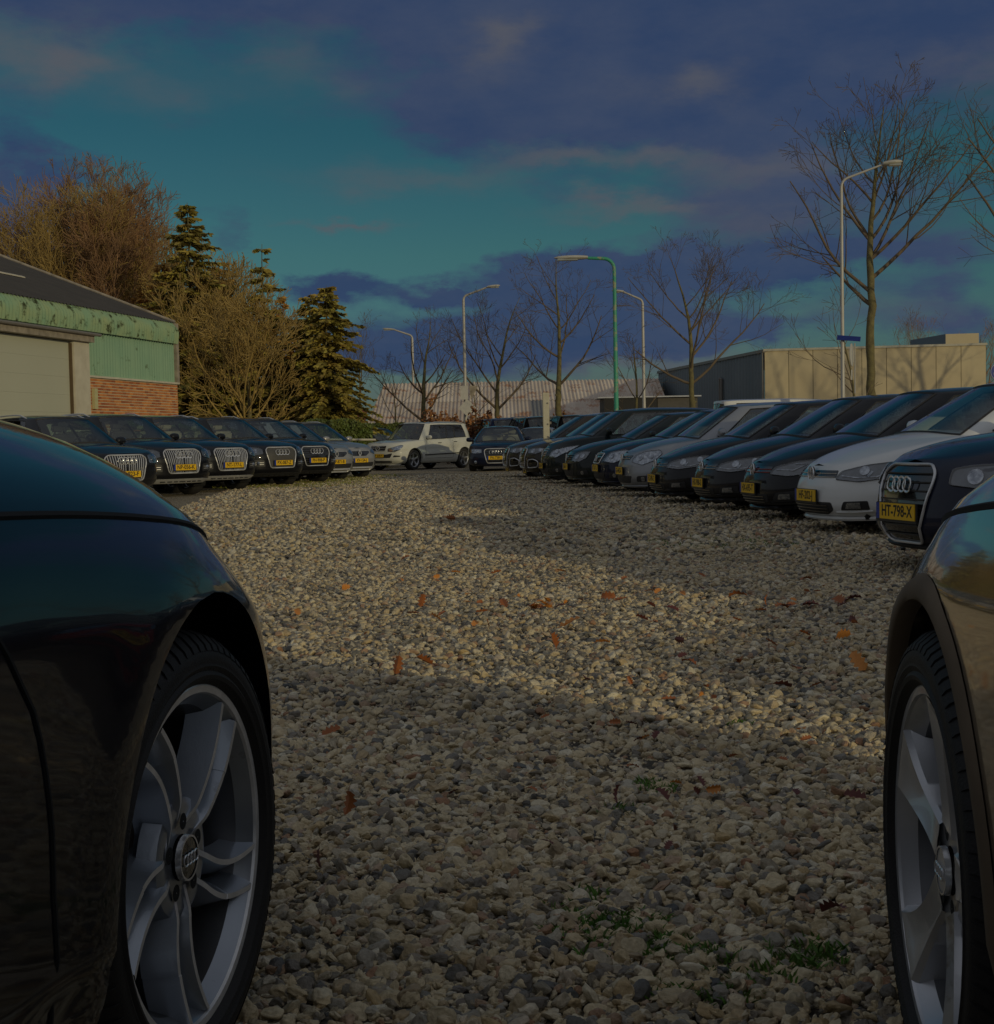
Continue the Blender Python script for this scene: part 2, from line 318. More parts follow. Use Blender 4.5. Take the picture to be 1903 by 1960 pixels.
def stone_mat():
    m = bpy.data.materials.new('river_pebbles'); m.use_nodes = True; t = m.node_tree; b = t.nodes['Principled BSDF']; b.inputs['Roughness'].default_value = .62; b.inputs['Specular IOR Level'].default_value = .35
    oi = N(t, 'ShaderNodeObjectInfo'); tcn = N(t, 'ShaderNodeTexCoord')
    c = ramp(t, oi.outputs['Random'], STONE)
    n = N(t, 'ShaderNodeTexNoise'); n.noise_dimensions = '4D'; n.inputs['Scale'].default_value = 1.6; n.inputs['Detail'].default_value = 5; wire(t, tcn.outputs['Object'], n.inputs['Vector']); wire(t, mth(t, 'MULTIPLY', oi.outputs['Random'], 37), n.inputs['W'])
    hs = N(t, 'ShaderNodeHueSaturation'); wire(t, c, hs.inputs['Color']); wire(t, mth(t, 'ADD', .50, mth(t, 'MULTIPLY', n.outputs[0], .95)), hs.inputs['Value'])
    ge = N(t, 'ShaderNodeNewGeometry'); spx = N(t, 'ShaderNodeSeparateXYZ'); wire(t, ge.outputs['Position'], spx.inputs[0])
    wn = N(t, 'ShaderNodeTexNoise'); wn.inputs['Scale'].default_value = 1.3; wn.inputs['Detail'].default_value = 4; wire(t, ge.outputs['Position'], wn.inputs['Vector'])
    damp = mth(t, 'MULTIPLY', mth(t, 'SUBTRACT', wn.outputs[0], .5), 2.4, clamp=True)
    wire(t, mixc(t, mth(t, 'MULTIPLY', damp, .55), hs.outputs[0], (.13, .10, .06)), b.inputs['Base Color'])
    bp = N(t, 'ShaderNodeBump'); bp.inputs['Strength'].default_value = .35; bp.inputs['Distance'].default_value = .05; wire(t, n.outputs[0], bp.inputs['Height']); wire(t, bp.outputs[0], b.inputs['Normal'])
    return m
MSTONE = stone_mat()
def scatter(name, label, y0, y1, dens, size, level, seed, half=.43, pad=.4, z0=0.0, xr=None):
    rng = np.random.default_rng(seed); area = (y1-y0)*(half*(y0+y1)+2*pad); n = int(dens*area)
    Y = rng.uniform(y0, y1, n*2); Xm = half*Y+pad; keep = rng.uniform(0, half*y1+pad, n*2) < Xm; Y = Y[keep]; Xm = Xm[keep]; X = rng.uniform(-1, 1, len(Y))*Xm
    n = len(Y); s = size*rng.lognormal(0, .42, n); s = np.clip(s, size*.45, size*2.3)
    ax = rng.uniform(.75, 1.3, n); ay = rng.uniform(.75, 1.25, n); az = rng.uniform(.40, .78, n)
    und = .006*np.sin(X*3.1+1)*np.cos(Y*2.3)+.005*np.sin(X*7+Y*5)
    Z = z0+rng.uniform(-.35, 1.5, n)*s*.66+und
    me = bpy.data.meshes.new(name); me.vertices.add(n); me.vertices.foreach_set('co', np.stack([X, Y, Z], 1).ravel())
    a = me.attributes.new('pick', 'INT', 'POINT'); a.data.foreach_set('value', rng.integers(0, 6, n))
    a = me.attributes.new('rot', 'FLOAT_VECTOR', 'POINT'); a.data.foreach_set('vector', np.stack([rng.normal(0, .5, n), rng.normal(0, .5, n), rng.uniform(0, 6.28, n)], 1).ravel())
    a = me.attributes.new('siz', 'FLOAT_VECTOR', 'POINT'); a.data.foreach_set('vector', np.stack([s*ax, s*ay, s*az], 1).ravel())
    o = bpy.data.objects.new(name, me); COL.objects.link(o); md = o.modifiers.new('stones', 'NODES'); md.node_group = pebble_tree(MSTONE, level)
    tag(o, label, 'gravel', None, 'stuff'); return o
scatter('gravel_near', 'rounded river pebbles covering the ground between the two near cars', 1.5, 4.6, 5600, .0084, 3, 1, half=.38)
scatter('gravel_middle', 'finer looking gravel further out on the open lot', 4.6, 11.5, 3700, .0092, 2, 2, half=.37)
scatter('gravel_far', 'pale gravel between the two rows of parked cars', 11.5, 42.0, 900, .015, 1, 3, half=.10, pad=2.6)
# ------------------------------------------------------------------ car materials
M_BLACK = mat('black_plastic', (0.018, 0.018, 0.02), 0.55, col2=(0.028, 0.027, 0.026), nscale=20)
M_GLOSSBLK = mat('gloss_black_trim', (0.008, 0.008, 0.009), 0.15, coat=1)
M_CHROME = mat('brushed_chrome', (0.85, 0.85, 0.86), 0.16, 0.6)
M_SATIN = mat('satin_aluminium', (0.72, 0.72, 0.73), 0.30, 0.5)
M_RUBBER = mat('tyre_rubber', (0.016, 0.016, 0.017), 0.72, col2=(0.034, 0.031, 0.027), nscale=14, bump=0.25, bscale=90)
M_ALLOY = mat('alloy_wheel', (0.42, 0.43, 0.45), 0.36, 0.9, coat=0.4, col2=(0.34, 0.34, 0.35), nscale=9)
M_ALLOYD = mat('brake_metal', (0.12, 0.11, 0.10), 0.5, 0.8)
M_LAMP = mat('lamp_reflector', (0.55, 0.57, 0.6), 0.18, 0.9, col2=(0.2, 0.22, 0.26), nscale=22, ncontrast=1.6)
M_LAMPD = mat('lamp_housing', (0.05, 0.055, 0.065), 0.2, 0.3, coat=1, col2=(0.11, 0.12, 0.14), nscale=12, ncontrast=1.5)
M_LENS = glassmat('clear_lens', (0.93, 0.95, 0.97))
M_PLATE = mat('number_plate_yellow', (0.82, 0.50, 0.010), 0.4, col2=(0.78, 0.47, 0.012), nscale=6)
M_PLATEB = mat('number_plate_blue', (0.01, 0.04, 0.3), 0.4)
M_PLATET = mat('number_plate_text', (0.006, 0.006, 0.007), 0.5)
M_PFRAME = mat('plate_holder', (0.02, 0.02, 0.022), 0.45)
M_CABIN = mat('cabin_black', (0.022, 0.022, 0.024), 0.7)
M_SEATD = mat('dark_seat', (0.06, 0.06, 0.065), 0.8)
M_SEATL = mat('beige_leather_seat', (0.42, 0.38, 0.30), 0.6)
M_RED = mat('red_lens', (0.35, 0.01, 0.012), 0.15, coat=1)
M_GLASS = glassmat('windshield_glass', (0.74, 0.82, 0.80))
M_GLASSD = glassmat('privacy_glass', (0.22, 0.25, 0.26))
M_UNDER = mat('underbody', (0.008, 0.008, 0.008), 0.9)
def roundpoly(pts, r, n=4):
    o = []; L = len(pts)
    for i in range(L):
        p = Vector(pts[i]); a = Vector(pts[i-1]); b = Vector(pts[(i+1) % L])
        da = (a-p); db = (b-p); ra = min(r, da.length*0.45); rb = min(r, db.length*0.45); da.normalize(); db.normalize()
        p0 = p+da*ra; p1 = p+db*rb
        for k in range(n+1):
            t = k/n; o.append(tuple(p0*(1-t)**2+p*2*t*(1-t)+p1*t*t))
    return o
def densify(pts, h, closed=True):
    o = []; L = len(pts)
    for i in range(L if closed else L-1):
        a = Vector(pts[i]); b = Vector(pts[(i+1) % L]); k = max(1, int(math.ceil((b-a).length/h)))
        for j in range(k): o.append(tuple(a.lerp(b, j/k)))
    if not closed: o.append(tuple(pts[-1]))
    return o
def triangulate(poly, h):
    poly = densify(poly, h); n = len(poly); pts = [Vector(p) for p in poly]
    xs = [p.x for p in pts]; ys = [p.y for p in pts]
    def inside(x, y):
        c = False; j = n-1
        for i in range(n):
            if (ys[i] > y) != (ys[j] > y) and x < (xs[j]-xs[i])*(y-ys[i])/(ys[j]-ys[i])+xs[i]: c = not c
            j = i
        return c
    x = min(xs)+h*0.5
    while x < max(xs):
        y = min(ys)+h*0.5
        while y < max(ys):
            if inside(x, y) and min((p.x-x)**2+(p.y-y)**2 for p in pts[:n]) > (h*0.4)**2: pts.append(Vector((x, y)))
            y += h
        x += h
    r = delaunay_2d_cdt(pts, [(i, (i+1) % n) for i in range(n)], [], 1, 1e-5)
    return [tuple(v) for v in r[0]], [tuple(f) for f in r[2]], poly
class Car:
    def __init__(s, sp, label, cat='car', group=None, name='parked_car', hires=False):
        s.sp = sp; s.root = empty(name, (0, 0, 0), 0, label, cat, group); s.hi = hires
        s.E = cubic(sp['E']); s.C = cubic(sp['C']); s.S0 = cubic(sp['s0']); s.S1 = cubic(sp['s1']); s.T = cubic(sp['side']); s.RZ = cubic(sp['roof'])
        s.qf = sp.get('qf', 2.6); s.Lf = sp.get('Lf', 0.8); s.qr = sp.get('qr', 3.0); s.Lr = sp.get('Lr', 0.5); s.L = sp['L']; s.w = sp['w']; s.zb = sp['zb']
        s.Ra = sp.get('Ra', sp['rw']+0.055); s.flare = sp.get('flare', 0.012)
        nf, ns, nr = (46, 150, 12) if hires else (26, 84, 10)
        s.cols = [('f', (k/nf)**0.85*PI/2) for k in range(nf)]+[('m', k/ns) for k in range(ns+1)]+[('r', (k/nr)*PI/2) for k in range(1, nr+1)]
        s.mtab = []; m = 0; pv = None
        for c in s.cols:
            p = s.low(c, 0.55); p = Vector((p[0], p[1]))
            if pv is not None: m += (p-pv).length
            pv = p; s.mtab.append(m)
    def plan(s, c, z):
        k, a = c; s0 = s.S0(z); s1 = s.L-s.S1(z)
        if k == 'f': return s0+s.Lf*(1-math.cos(a)**(2/s.qf)), math.sin(a)**(2/s.qf)
        if k == 'm': return s0+s.Lf+(s1-s.Lr-s0-s.Lf)*a, 1.0
        return s1-s.Lr*(1-math.sin(a)**(2/s.qr)), max(0.0, math.cos(a))**(2/s.qr)
    def low(s, c, z, bulge=True):
        "point on the right-hand flank / nose / tail at column c and height z (lateral, forward, z)"
        d, yy = s.plan(c, z); e = s.E(d); t = min(1, max(0, (z-s.zb)/(e-s.zb)))
        w = s.w-s.T(t)-0.02*((d-s.L*0.5)/(s.L*0.5))**2
        y = w*yy
        if bulge and yy > 0.5:
            for ax in (s.sp['fo'], s.sp['ro']):
                r = math.hypot(d-ax, z-s.sp['rw'])
                y += s.flare*math.exp(-((r-s.Ra)/0.075)**2)*(yy-0.5)*2 + s.sp.get('fbulge', 0)*math.exp(-((r-s.Ra-0.08)/0.13)**2)*(yy-0.5)*2*(1 if z > s.sp['rw'] else 0)
        return (y, -d, z)
    def lat(s, d, z):
        s0 = s.S0(z); s1 = s.L-s.S1(z); yy = 1.0
        if d < s0+s.Lf: yy = (1-max(0, 1-(d-s0)/s.Lf)**s.qf)**(1/s.qf) if d > s0 else 0
        elif d > s1-s.Lr: yy = (1-max(0, min(1, (d-(s1-s.Lr))/s.Lr))**s.qr)**(1/s.qr)
        e = s.E(d); t = min(1, max(0, (z-s.zb)/(e-s.zb))); y = (s.w-s.T(t)-0.02*((d-s.L*0.5)/(s.L*0.5))**2)*yy
        for ax in (s.sp['fo'], s.sp['ro']):
            r = math.hypot(d-ax, z-s.sp['rw'])
            y += s.flare*math.exp(-((r-s.Ra)/0.075)**2)*(yy-0.5)*2 + s.sp.get('fbulge', 0)*math.exp(-((r-s.Ra-0.08)/0.13)**2)*(yy-0.5)*2*(1 if z > s.sp['rw'] else 0)
        return y
    def colat(s, m):
        tb = s.mtab
        if m >= tb[-1]: return s.cols[-1]
        i = 0
        lo, hi_ = 0, len(tb)-1
        while hi_-lo > 1:
            mid = (lo+hi_)//2
            if tb[mid] <= m: lo = mid
            else: hi_ = mid
        a, b = s.cols[lo], s.cols[lo+1]; f = (m-tb[lo])/max(1e-9, tb[lo+1]-tb[lo])
        if a[0] == b[0]: return (a[0], a[1]+(b[1]-a[1])*f)
        if a[0] == 'f': return ('f', a[1]+(PI/2-a[1])*f)
        return ('r', b[1]*f)
    def P(s, m, z, off=0.0):
        "unwrapped flank: m metres along the contour from the middle of the nose (negative = left side)"
        sg = 1 if m >= 0 else -1; c = s.colat(abs(m)); d, _ = s.plan(c, z)
        zz = min(z, s.E(d)-0.001); p = Vector(s.low(c, zz))
        if off:
            c2 = s.colat(abs(m)+0.01); q = Vector(s.low(c2, zz)); u = Vector(s.low(c, max(s.zb, zz-0.01)))
            c0 = s.colat(max(0, abs(m)-0.01)); q0 = Vector(s.low(c0, zz))
            n = (q-q0).cross(p-u)
            if n.length > 1e-9:
                n.normalize(); n = n if n.dot(Vector((p.x, p.y+s.L*0.5, 0))) > 0 else -n
                p = p+n*off
            elif off: p = p+Vector((0, off, 0))
        return Vector((p.x*sg, p.y, p.z))
    def deckz(s, d, y, ye):
        return s.E(d)+s.C(d)*(1-min(1, abs(y)/max(ye, 1e-6))**s.sp.get('cexp', 2.3))
    def edge(s, d):
        "half width of the shoulder at distance d from the nose"
        z = s.E(d); s0 = s.S0(z); s1 = s.L-s.S1(z)
        if d < s0+s.Lf: yy = (1-max(0, 1-(d-s0)/s.Lf)**s.qf)**(1/s.qf) if d > s0 else 0
        elif d > s1-s.Lr: yy = (1-max(0, min(1, (d-(s1-s.Lr))/s.Lr))**s.qr)**(1/s.qr)
        else: yy = 1
        return (s.w-s.T(1)-0.02*((d-s.L*0.5)/(s.L*0.5))**2)*yy
    def D(s, d, y, off=0.0):
        return Vector((y, -d, s.deckz(d, y, s.edge(d))+off))
    def gh(s, c, t, off=0.0):
        "greenhouse: column c, height fraction t"
        sp = s.sp; k, a = c; q = sp.get('qg', 3.0); qr = 4.0
        Db, Dt = sp.get('Db', 0.38), sp.get('Dt', 0.22)
        if k == 'f': u = 1-math.cos(a)**(2/q); yy = math.sin(a)**(2/q); sb = sp['xc']+Db*u; st = sp['xrf']+Dt*u
        elif k == 'm': sb = sp['xc']+Db+(sp['xrb']-0.25-sp['xc']-Db)*a; st = sp['xrf']+Dt+(sp['xrr']-0.15-sp['xrf']-Dt)*a; yy = 1.0
        else: u = 1-math.sin(a)**(2/qr); yy = max(0, math.cos(a))**(2/qr); sb = sp['xrb']-0.25*u; st = sp['xrr']-0.15*u
        eb = s.edge(sb)+0.004; yb = eb*yy; wt = sp['wr']; yt = wt*yy
        zb_ = s.deckz(sb, yb, eb)-0.004; zt = s.RZ(st)-sp.get('rc', 0.05)*yy**2.6
        bl = sp.get('gb', 0.035)*4*t*(1-t)
        f = t
        x = yb+(yt-yb)*f+bl*yy*(0.4 if k != 'm' else 1); d = sb+(st-sb)*f-(bl*(1-yy**3)*sp.get('wsb', 0.7) if k == 'f' else 0)+(bl*0.8*(1-yy**3) if k == 'r' else 0)
        z = zb_+(zt-zb_)*t
        return Vector((x, -d, z))
    def body(s, pmat, glass_front=None, glass_rear=None, seatmat=None, cutaway=True):
        sp = s.sp; mb = MB(); nl = 34 if s.hi else 22
        ts = [(j/nl)**0.95 for j in range(nl+1)]
        for sg in (1, -1):
            idx = {}; vs = []; snapped = set()
            for i, c in enumerate(s.cols):
                z = 0.5
                for j, t in enumerate(ts):
                    zz = s.zb+t*(s.E(s.plan(c, s.zb+t*0.7)[0])-s.zb)
                    for _ in range(3):
                        d = s.plan(c, zz)[0]; zz = s.zb+t*(s.E(d)-s.zb)
                    idx[i, j] = len(vs); vs.append(list(s.low(c, zz)))
            nl_ = len(ts)
            def inside(p):
                d = -p[1]
                for ax in (sp['fo'], sp['ro']):
                    if p[2] > sp['rw']:
                        if math.hypot(d-ax, p[2]-sp['rw']) < s.Ra: return ax
                    elif abs(d-ax) < s.Ra: return ax
                return None
            ins = [inside(p) if p[0] > s.w*0.55 else None for p in vs]
            faces = []
            for i in range(len(s.cols)-1):
                for j in range(nl):
                    f = (idx[i, j], idx[i, j+1], idx[i+1, j+1], idx[i+1, j])
                    if all(ins[k] is not None for k in f): continue
                    faces.append(f)
            used = {k for f in faces for k in f}
            for k in used:
                if ins[k] is not None:
                    p = vs[k]; ax = ins[k]; d = -p[1]-ax
                    if p[2] > sp['rw']:
                        r = math.hypot(d, p[2]-sp['rw']) or 1e-6; d *= s.Ra/r; p[2] = sp['rw']+(p[2]-sp['rw'])*s.Ra/r
                    else: d = s.Ra if d > 0 else -s.Ra
                    p[1] = -(ax+d); p[0] = s.lat(ax+d, p[2]); snapped.add(k)
            for p in vs: p[0] *= sg
            fl = faces if sg > 0 else [f[::-1] for f in faces]
            base = len(mb.v); mb.add(vs, fl, 0)
            # returned arch lips
            cnt = {}
            for f in faces:
                for a, b in zip(f, f[1:]+f[:1]): cnt[tuple(sorted((a, b)))] = cnt.get(tuple(sorted((a, b))), 0)+1
            for (a, b), k in cnt.items():
                if k == 1 and a in snapped and b in snapped:
                    A = Vector(vs[a]); B = Vector(vs[b]); dn = Vector((-0.07*sg, 0, 0))
                    mb.add([A, B, B+dn, A+dn], [(0, 1, 2, 3)], 0)
            # deck (bonnet, and boot lid behind the cabin)
            K = 14 if s.hi else 9
            def deckrow(i):
                k = idx[i, nl]; x, y, z = mb.v[base+k]; d = -y; r = []
                for q in range(K+1):
                    f = 1-(q/K); xx = x*f
                    r.append((xx, y, s.deckz(d, xx, abs(x))))
                return r, d
            prev = None
            for i in range(len(s.cols)):
                r, d = deckrow(i)
                lim = sp['xc']+0.32 < d < sp['xrb']-0.12
                if prev is not None and not (lim and prev[1]): mb.grid([prev[0], r] if sg > 0 else [r, prev[0]], 0)
                prev = (r, lim)
        # greenhouse
        q = sp.get('qg', 3.0)
        aA = math.asin(min(1, 0.875**(q/2))); aB = math.asin(0.975**(q/2))
        fr = [aA*k/10 for k in range(11)]+[aA+(aB-aA)*k/3 for k in range(1, 4)]
        rB = sp.get('rB', 0.44); rC = sp.get('rC', 0.86); r0 = sp.get('r0', 0.03); r3 = sp.get('rD', None)
        sr = [('body', 0), ('g1', r0)]
        colsg = [('f', a, 'ws' if a < aA-1e-6 else 'body') for a in fr[:-1]]+[('f', aB, 'body')]
        brk = [(0.0, 'body'), (r0, 'g1'), (rB-0.012, 'blk'), (rB+0.012, 'g2')]
        if r3: brk += [(rC, 'blk'), (rC+0.015, 'g3'), (r3, 'body')]
        else: brk += [(rC, 'body')]
        brk.append((1.0, None))
        for (a, kd), (b, _) in zip(brk, brk[1:]):
            n = max(1, int((b-a)*22))
            for k in range(n): colsg.append(('m', a+(b-a)*k/n, kd))
        gr0 = 0.32; colsg.append(('m', 1.0, 'body')); colsg.append(('r', gr0, 'rw'))
        for k in range(1, 8): colsg.append(('r', gr0+(PI/2-gr0)*k/7, 'rw'))
        t0, t1 = sp.get('t0', 0.035), sp.get('t1', 0.90); tt0 = sp.get('wt0', 0.02); tt1 = 0.955
        rows = sorted({0, t0, t1, tt0, tt1, 1.0} | {t0+(t1-t0)*k/7 for k in range(1, 7)})
        glass = {}
        roofc = []
        for sg in (1, -1):
            vmap = {}
            for i, (k, a, kd) in enumerate(colsg):
                for j, t in enumerate(rows):
                    p = s.gh((k, a), t); vmap[i, j] = (p.x*sg, p.y, p.z)
            for i in range(len(colsg)-1):
                kd = colsg[i][2]
                for j in range(len(rows)-1):
                    lo, hi_ = rows[j], rows[j+1]; quad = [vmap[i, j], vmap[i, j+1], vmap[i+1, j+1], vmap[i+1, j]]
                    if sg < 0: quad = quad[::-1]
                    if kd == 'ws' and lo >= tt0-1e-6 and hi_ <= tt1+1e-6: glass.setdefault('windshield', MB()).add(quad, [(0, 1, 2, 3)])
                    elif kd == 'rw' and lo >= t0-1e-6 and hi_ <= t1+1e-6: glass.setdefault('rear_window', MB()).add(quad, [(0, 1, 2, 3)])
                    elif kd in ('g1', 'g2', 'g3') and lo >= t0-1e-6 and hi_ <= t1+1e-6: glass.setdefault((kd, sg), MB()).add(quad, [(0, 1, 2, 3)])
                    elif kd == 'blk' and lo >= t0-1e-6 and hi_ <= t1+1e-6: mb.add(quad, [(0, 1, 2, 3)], 1)
                    else: mb.add(quad, [(0, 1, 2, 3)], 0)
            # roof skin
            J = len(rows)-1; K = 8; prev = None
            for i in range(len(colsg)):
                x, y, z = vmap[i, J]; st = -y; k, a, _ = colsg[i]
                r = []
                for qn in range(K+1):
                    f = 1-qn/K; xx = x*f
                    r.append((xx, y, s.RZ(st)-sp.get('rc', 0.05)*(abs(xx)/sp['wr'])**2.6))
                if prev is not None: mb.grid([prev, r] if sg > 0 else [r, prev], 0)
                prev = r
        bo = mb.build('body', [pmat, M_GLOSSBLK], s.root, angle=50)
        bm = bmesh.new(); bm.from_mesh(bo.data); bmesh.ops.remove_doubles(bm, verts=bm.verts, dist=0.0008); bm.to_mesh(bo.data); bm.free(); bo.data.set_sharp_from_angle(angle=R(42))
        s.bodyo = bo
        gf = glass_front or M_GLASS; grr = glass_rear or M_GLASS
        for k, g in glass.items():
            nm = k if isinstance(k, str) else 'side_window'
            gm = grr if (k == 'rear_window' or (not isinstance(k, str) and k[0] in ('g2', 'g3'))) else gf
            o = g.build(nm, gm, s.root, angle=180)
            bm = bmesh.new(); bm.from_mesh(o.data); bmesh.ops.remove_doubles(bm, verts=bm.verts, dist=0.0008)
            # rubber seal along the pane's edge
            seal = MB(); bd = [e for e in bm.edges if e.is_boundary]
            nxt = {}
            for e in bd:
                for v in e.verts: nxt.setdefault(v, []).append(e.other_vert(v))
            if bd:
                st = bd[0].verts[0]; loopv = [st]; pv = None; cur = st
                while True:
                    nx = [v for v in nxt[cur] if v is not pv]
                    if not nx or nx[0] is st: break
                    pv, cur = cur, nx[0]; loopv.append(cur)
                    if len(loopv) > 400: break
                seal.loop([v.co for v in loopv], 0.011 if nm != 'windshield' else 0.013, 4)
                seal.build('window_seal', M_BLACK, o)
            bm.to_mesh(o.data); bm.free()
        # interior
        seatmat = seatmat or M_SEATD; zi = 0.42; xc = sp['xc']
        it = MB(); it.box((0, -(xc+sp['xrb'])/2-0.1, 0.30), (s.w*1.7, sp['xrb']-xc-0.1, 0.10))
        for sg in (-1, 1): it.box((sg*(s.w-0.13), -(xc+sp['xrb'])/2-0.2, 0.55), (0.07, sp['xrb']-xc-0.5, 0.5))
        it.build('cabin_floor', M_CABIN, s.root)
        zd = s.E(xc+0.3); db = MB(); db.box((0, -(xc+0.48), zd-0.10), (s.w*1.62, 0.6, 0.16)); db.box((0, -(xc+0.25), zd-0.05), (s.w*1.5, 0.5, 0.06))
        db.build('dashboard', M_CABIN, s.root)
        zs = zd-0.42; xs = xc+1.15
        def seat(cx, cs, wd, nm):
            b = MB(); b.box((cx, -cs, zs+0.05), (wd, 0.5, 0.16)); rt = Matrix.Rotation(R(-18), 3, 'X')
            b.box((cx, -(cs+0.34), zs+0.38), (wd, 0.13, 0.58), M=rt); o = b.build(nm, seatmat, s.root)
            bm = bmesh.new(); bm.from_mesh(o.data); bmesh.ops.bevel(bm, geom=bm.edges[:], offset=0.04, segments=2, affect='EDGES'); bm.to_mesh(o.data); bm.free()
            h = MB(); h.box((cx, -(cs+0.46), zs+0.78), (0.27 if wd < 0.7 else wd*0.8, 0.09, 0.18), M=rt); ho = h.build('headrest', seatmat, o)
            bm = bmesh.new(); bm.from_mesh(ho.data); bmesh.ops.bevel(bm, geom=bm.edges[:], offset=0.035, segments=2, affect='EDGES'); bm.to_mesh(ho.data); bm.free()
        seat(-0.37, xs, 0.5, 'seat'); seat(0.37, xs, 0.5, 'seat'); seat(0, xs+0.85, 1.2, 'rear_bench')
        sw = MB(); c0 = Vector((-0.37, -(xc+0.85), zd+0.0)); sw.loop([c0+Vector((0.18*math.cos(a), 0.05*math.sin(a), 0.17*math.sin(a))) for a in [2*PI*k/16 for k in range(16)]], 0.014, 5)
        sw.build('steering_wheel', M_CABIN, s.root)
        mi = MB(); mi.box((0, -(sp['xrf']+0.02), s.RZ(sp['xrf'])-0.14), (0.22, 0.03, 0.06)); mi.build('rearview_mirror', M_CABIN, s.root)
        # underbody and wheel wells
        ub = MB(); ub.box((0, -s.L/2, s.zb+0.04), (s.w*1.55, s.L*0.86, 0.1)); ub.box((0, -(sp['fo']+sp['ro'])/2, s.zb+0.1), (s.w*1.72, sp['ro']-sp['fo']-2*s.Ra-0.03, 0.12))
        for ax in (sp['fo'], sp['ro']):
            for sg in (-1, 1):
                rr = []
                for xx in (s.w-0.075, s.w-0.36):
                    rr.append([(xx*sg, -(ax+(s.Ra+0.012)*math.cos(a)), sp['rw']+(s.Ra+0.012)*math.sin(a)) for a in [-0.45+(PI+0.9)*k/20 for k in range(21)]])
                ub.grid(rr)
                ub.add([(rr[1][k]) for k in range(21)]+[((s.w-0.36)*sg, -ax, sp['rw'])], [(k, k+1, 21) for k in range(20)])
        ub.build('underbody', M_UNDER, s.root)
        return bo
    def patch(s, poly, off, m, name, parent=None, h=0.05, rad=0.0, deck=False, skirt=0.006, both=False, mir=False):
        if rad: poly = roundpoly(poly, rad)
        vs, fs, bd = triangulate(poly, h)
        os_ = []
        for sg in ((1, -1) if both else ((-1,) if mir else (1,))):
            mb = MB(); f3 = (lambda p, o: s.D(p[0], p[1]*sg, o)) if deck else (lambda p, o: s.P(p[0]*sg, p[1], o))
            pv = [f3(p, off) for p in vs]
            ff = []
            for f in fs:
                n = (pv[f[1]]-pv[f[0]]).cross(pv[f[2]]-pv[f[0]]); c = (pv[f[0]]+pv[f[1]]+pv[f[2]])/3
                o_ = Vector((0, 0, 1)) if deck else Vector((c.x, c.y+s.L*0.5, 0))
                ff.append(f if n.dot(o_) > 0 else tuple(reversed(f)))
            mb.add(pv, ff)
            b0 = [f3(p, off) for p in bd]; b1 = [f3(p, off-skirt) for p in bd]
            mb.grid([b0+[b0[0]], b1+[b1[0]]])
            os_.append(mb.build(name, m, parent or s.root, angle=50))
        return os_ if both else os_[0]
    def frame(s, poly, r, off, m, name='trim', parent=None, rad=0.0, h=0.05, both=False, mir=False, n=6):
        if rad: poly = roundpoly(poly, rad)
        bd = densify(poly, h); os_ = []
        for sg in ((1, -1) if both else ((-1,) if mir else (1,))):
            mb = MB(); mb.loop([s.P(p[0]*sg, p[1], off) for p in bd], r, n); os_.append(mb.build(name, m, parent or s.root, angle=60))
        return os_ if both else os_[0]
    def strip(s, pts, r, off, m, name='trim', parent=None, both=False, h=0.05, deck=False, mb=None, sg_=1):
        pts = densify(pts, h, False); os_ = []
        for sg in ((1, -1) if both else (sg_,)):
            b = mb or MB(); b.tube([(s.D(p[0], p[1]*sg, off) if deck else s.P(p[0]*sg, p[1], off)) for p in pts], r, 5)
            if mb is None: os_.append(b.build(name, m, parent or s.root, angle=60))
        return None if mb is not None else (os_ if both else os_[0])
    def F(s, x, z, off=0.0):
        "viewer's front plane: x to the viewer's right"
        return Vector((-x, -s.S0(z)+off, z))
    def plate(s, z, txt, off=0.022, x0=0.0, tilt=0.0, label=None):
        y = -s.S0(z)+off; h = MB(); h.box((x0, y-0.008, z-0.008), (0.535, 0.014, 0.135)); ho = h.build('number_plate', M_PFRAME, s.root); s.platepos = (x0, y, z)
        p = MB(); p.box((x0, y+0.002, z), (0.52, 0.008, 0.11)); p.build('plate_panel', M_PLATE, ho)
        b = MB(); b.box((x0+0.238, y+0.0032, z), (0.044, 0.008, 0.11)); b.build('plate_band', M_PLATEB, ho)
        s.ptxt = plate_text(ho, (x0-0.02, y+0.0064, z), txt); return ho
    def wheels(s, wheel, track_in=0.035, steer=0.0, spin=None):
        sp = s.sp
        for ax, st in ((sp['fo'], steer), (sp['ro'], 0)):
            for sg in (1, -1):
                w = copy_tree(wheel, s.root); w.location = (sg*(s.w-track_in), -ax, sp['rw']); w.rotation_euler = (random.uniform(0, 6) if spin is None else spin, 0, (0 if sg > 0 else PI)+st)
                w.rotation_mode = 'XYZ'
    def mirrors(s, pm, z=None, big=1.0):
        d = s.sp['xc']+0.42; zz = (z or s.E(d)+0.09)
        for sg in (1, -1):
            b = MB(); rows = []
            for k in range(7):
                a = PI*k/6; r = math.sin(a)**0.6 if 0 < k < 6 else 0.05
                rows.append([(sg*(s.w+0.03-0.11*math.cos(a)*big), -(d+0.02+0.065*r*math.cos(t)*abs(math.cos(t))**-0.3 if abs(math.cos(t)) > .01 else d+0.02)*1.0, zz+0.075*big*r*math.sin(t)) for t in [2*PI*q/12 for q in range(12)]])
            b.grid(rows, 0, True); b.tube([(sg*(s.w-0.12), -d, zz-0.06), (sg*(s.w-0.03), -(d+.01), zz-0.05), (sg*(s.w+0.02), -(d+.02), zz-0.02)], 0.022, 6, 1)
            b.build('wing_mirror', [pm, M_BLACK], s.root, angle=70)
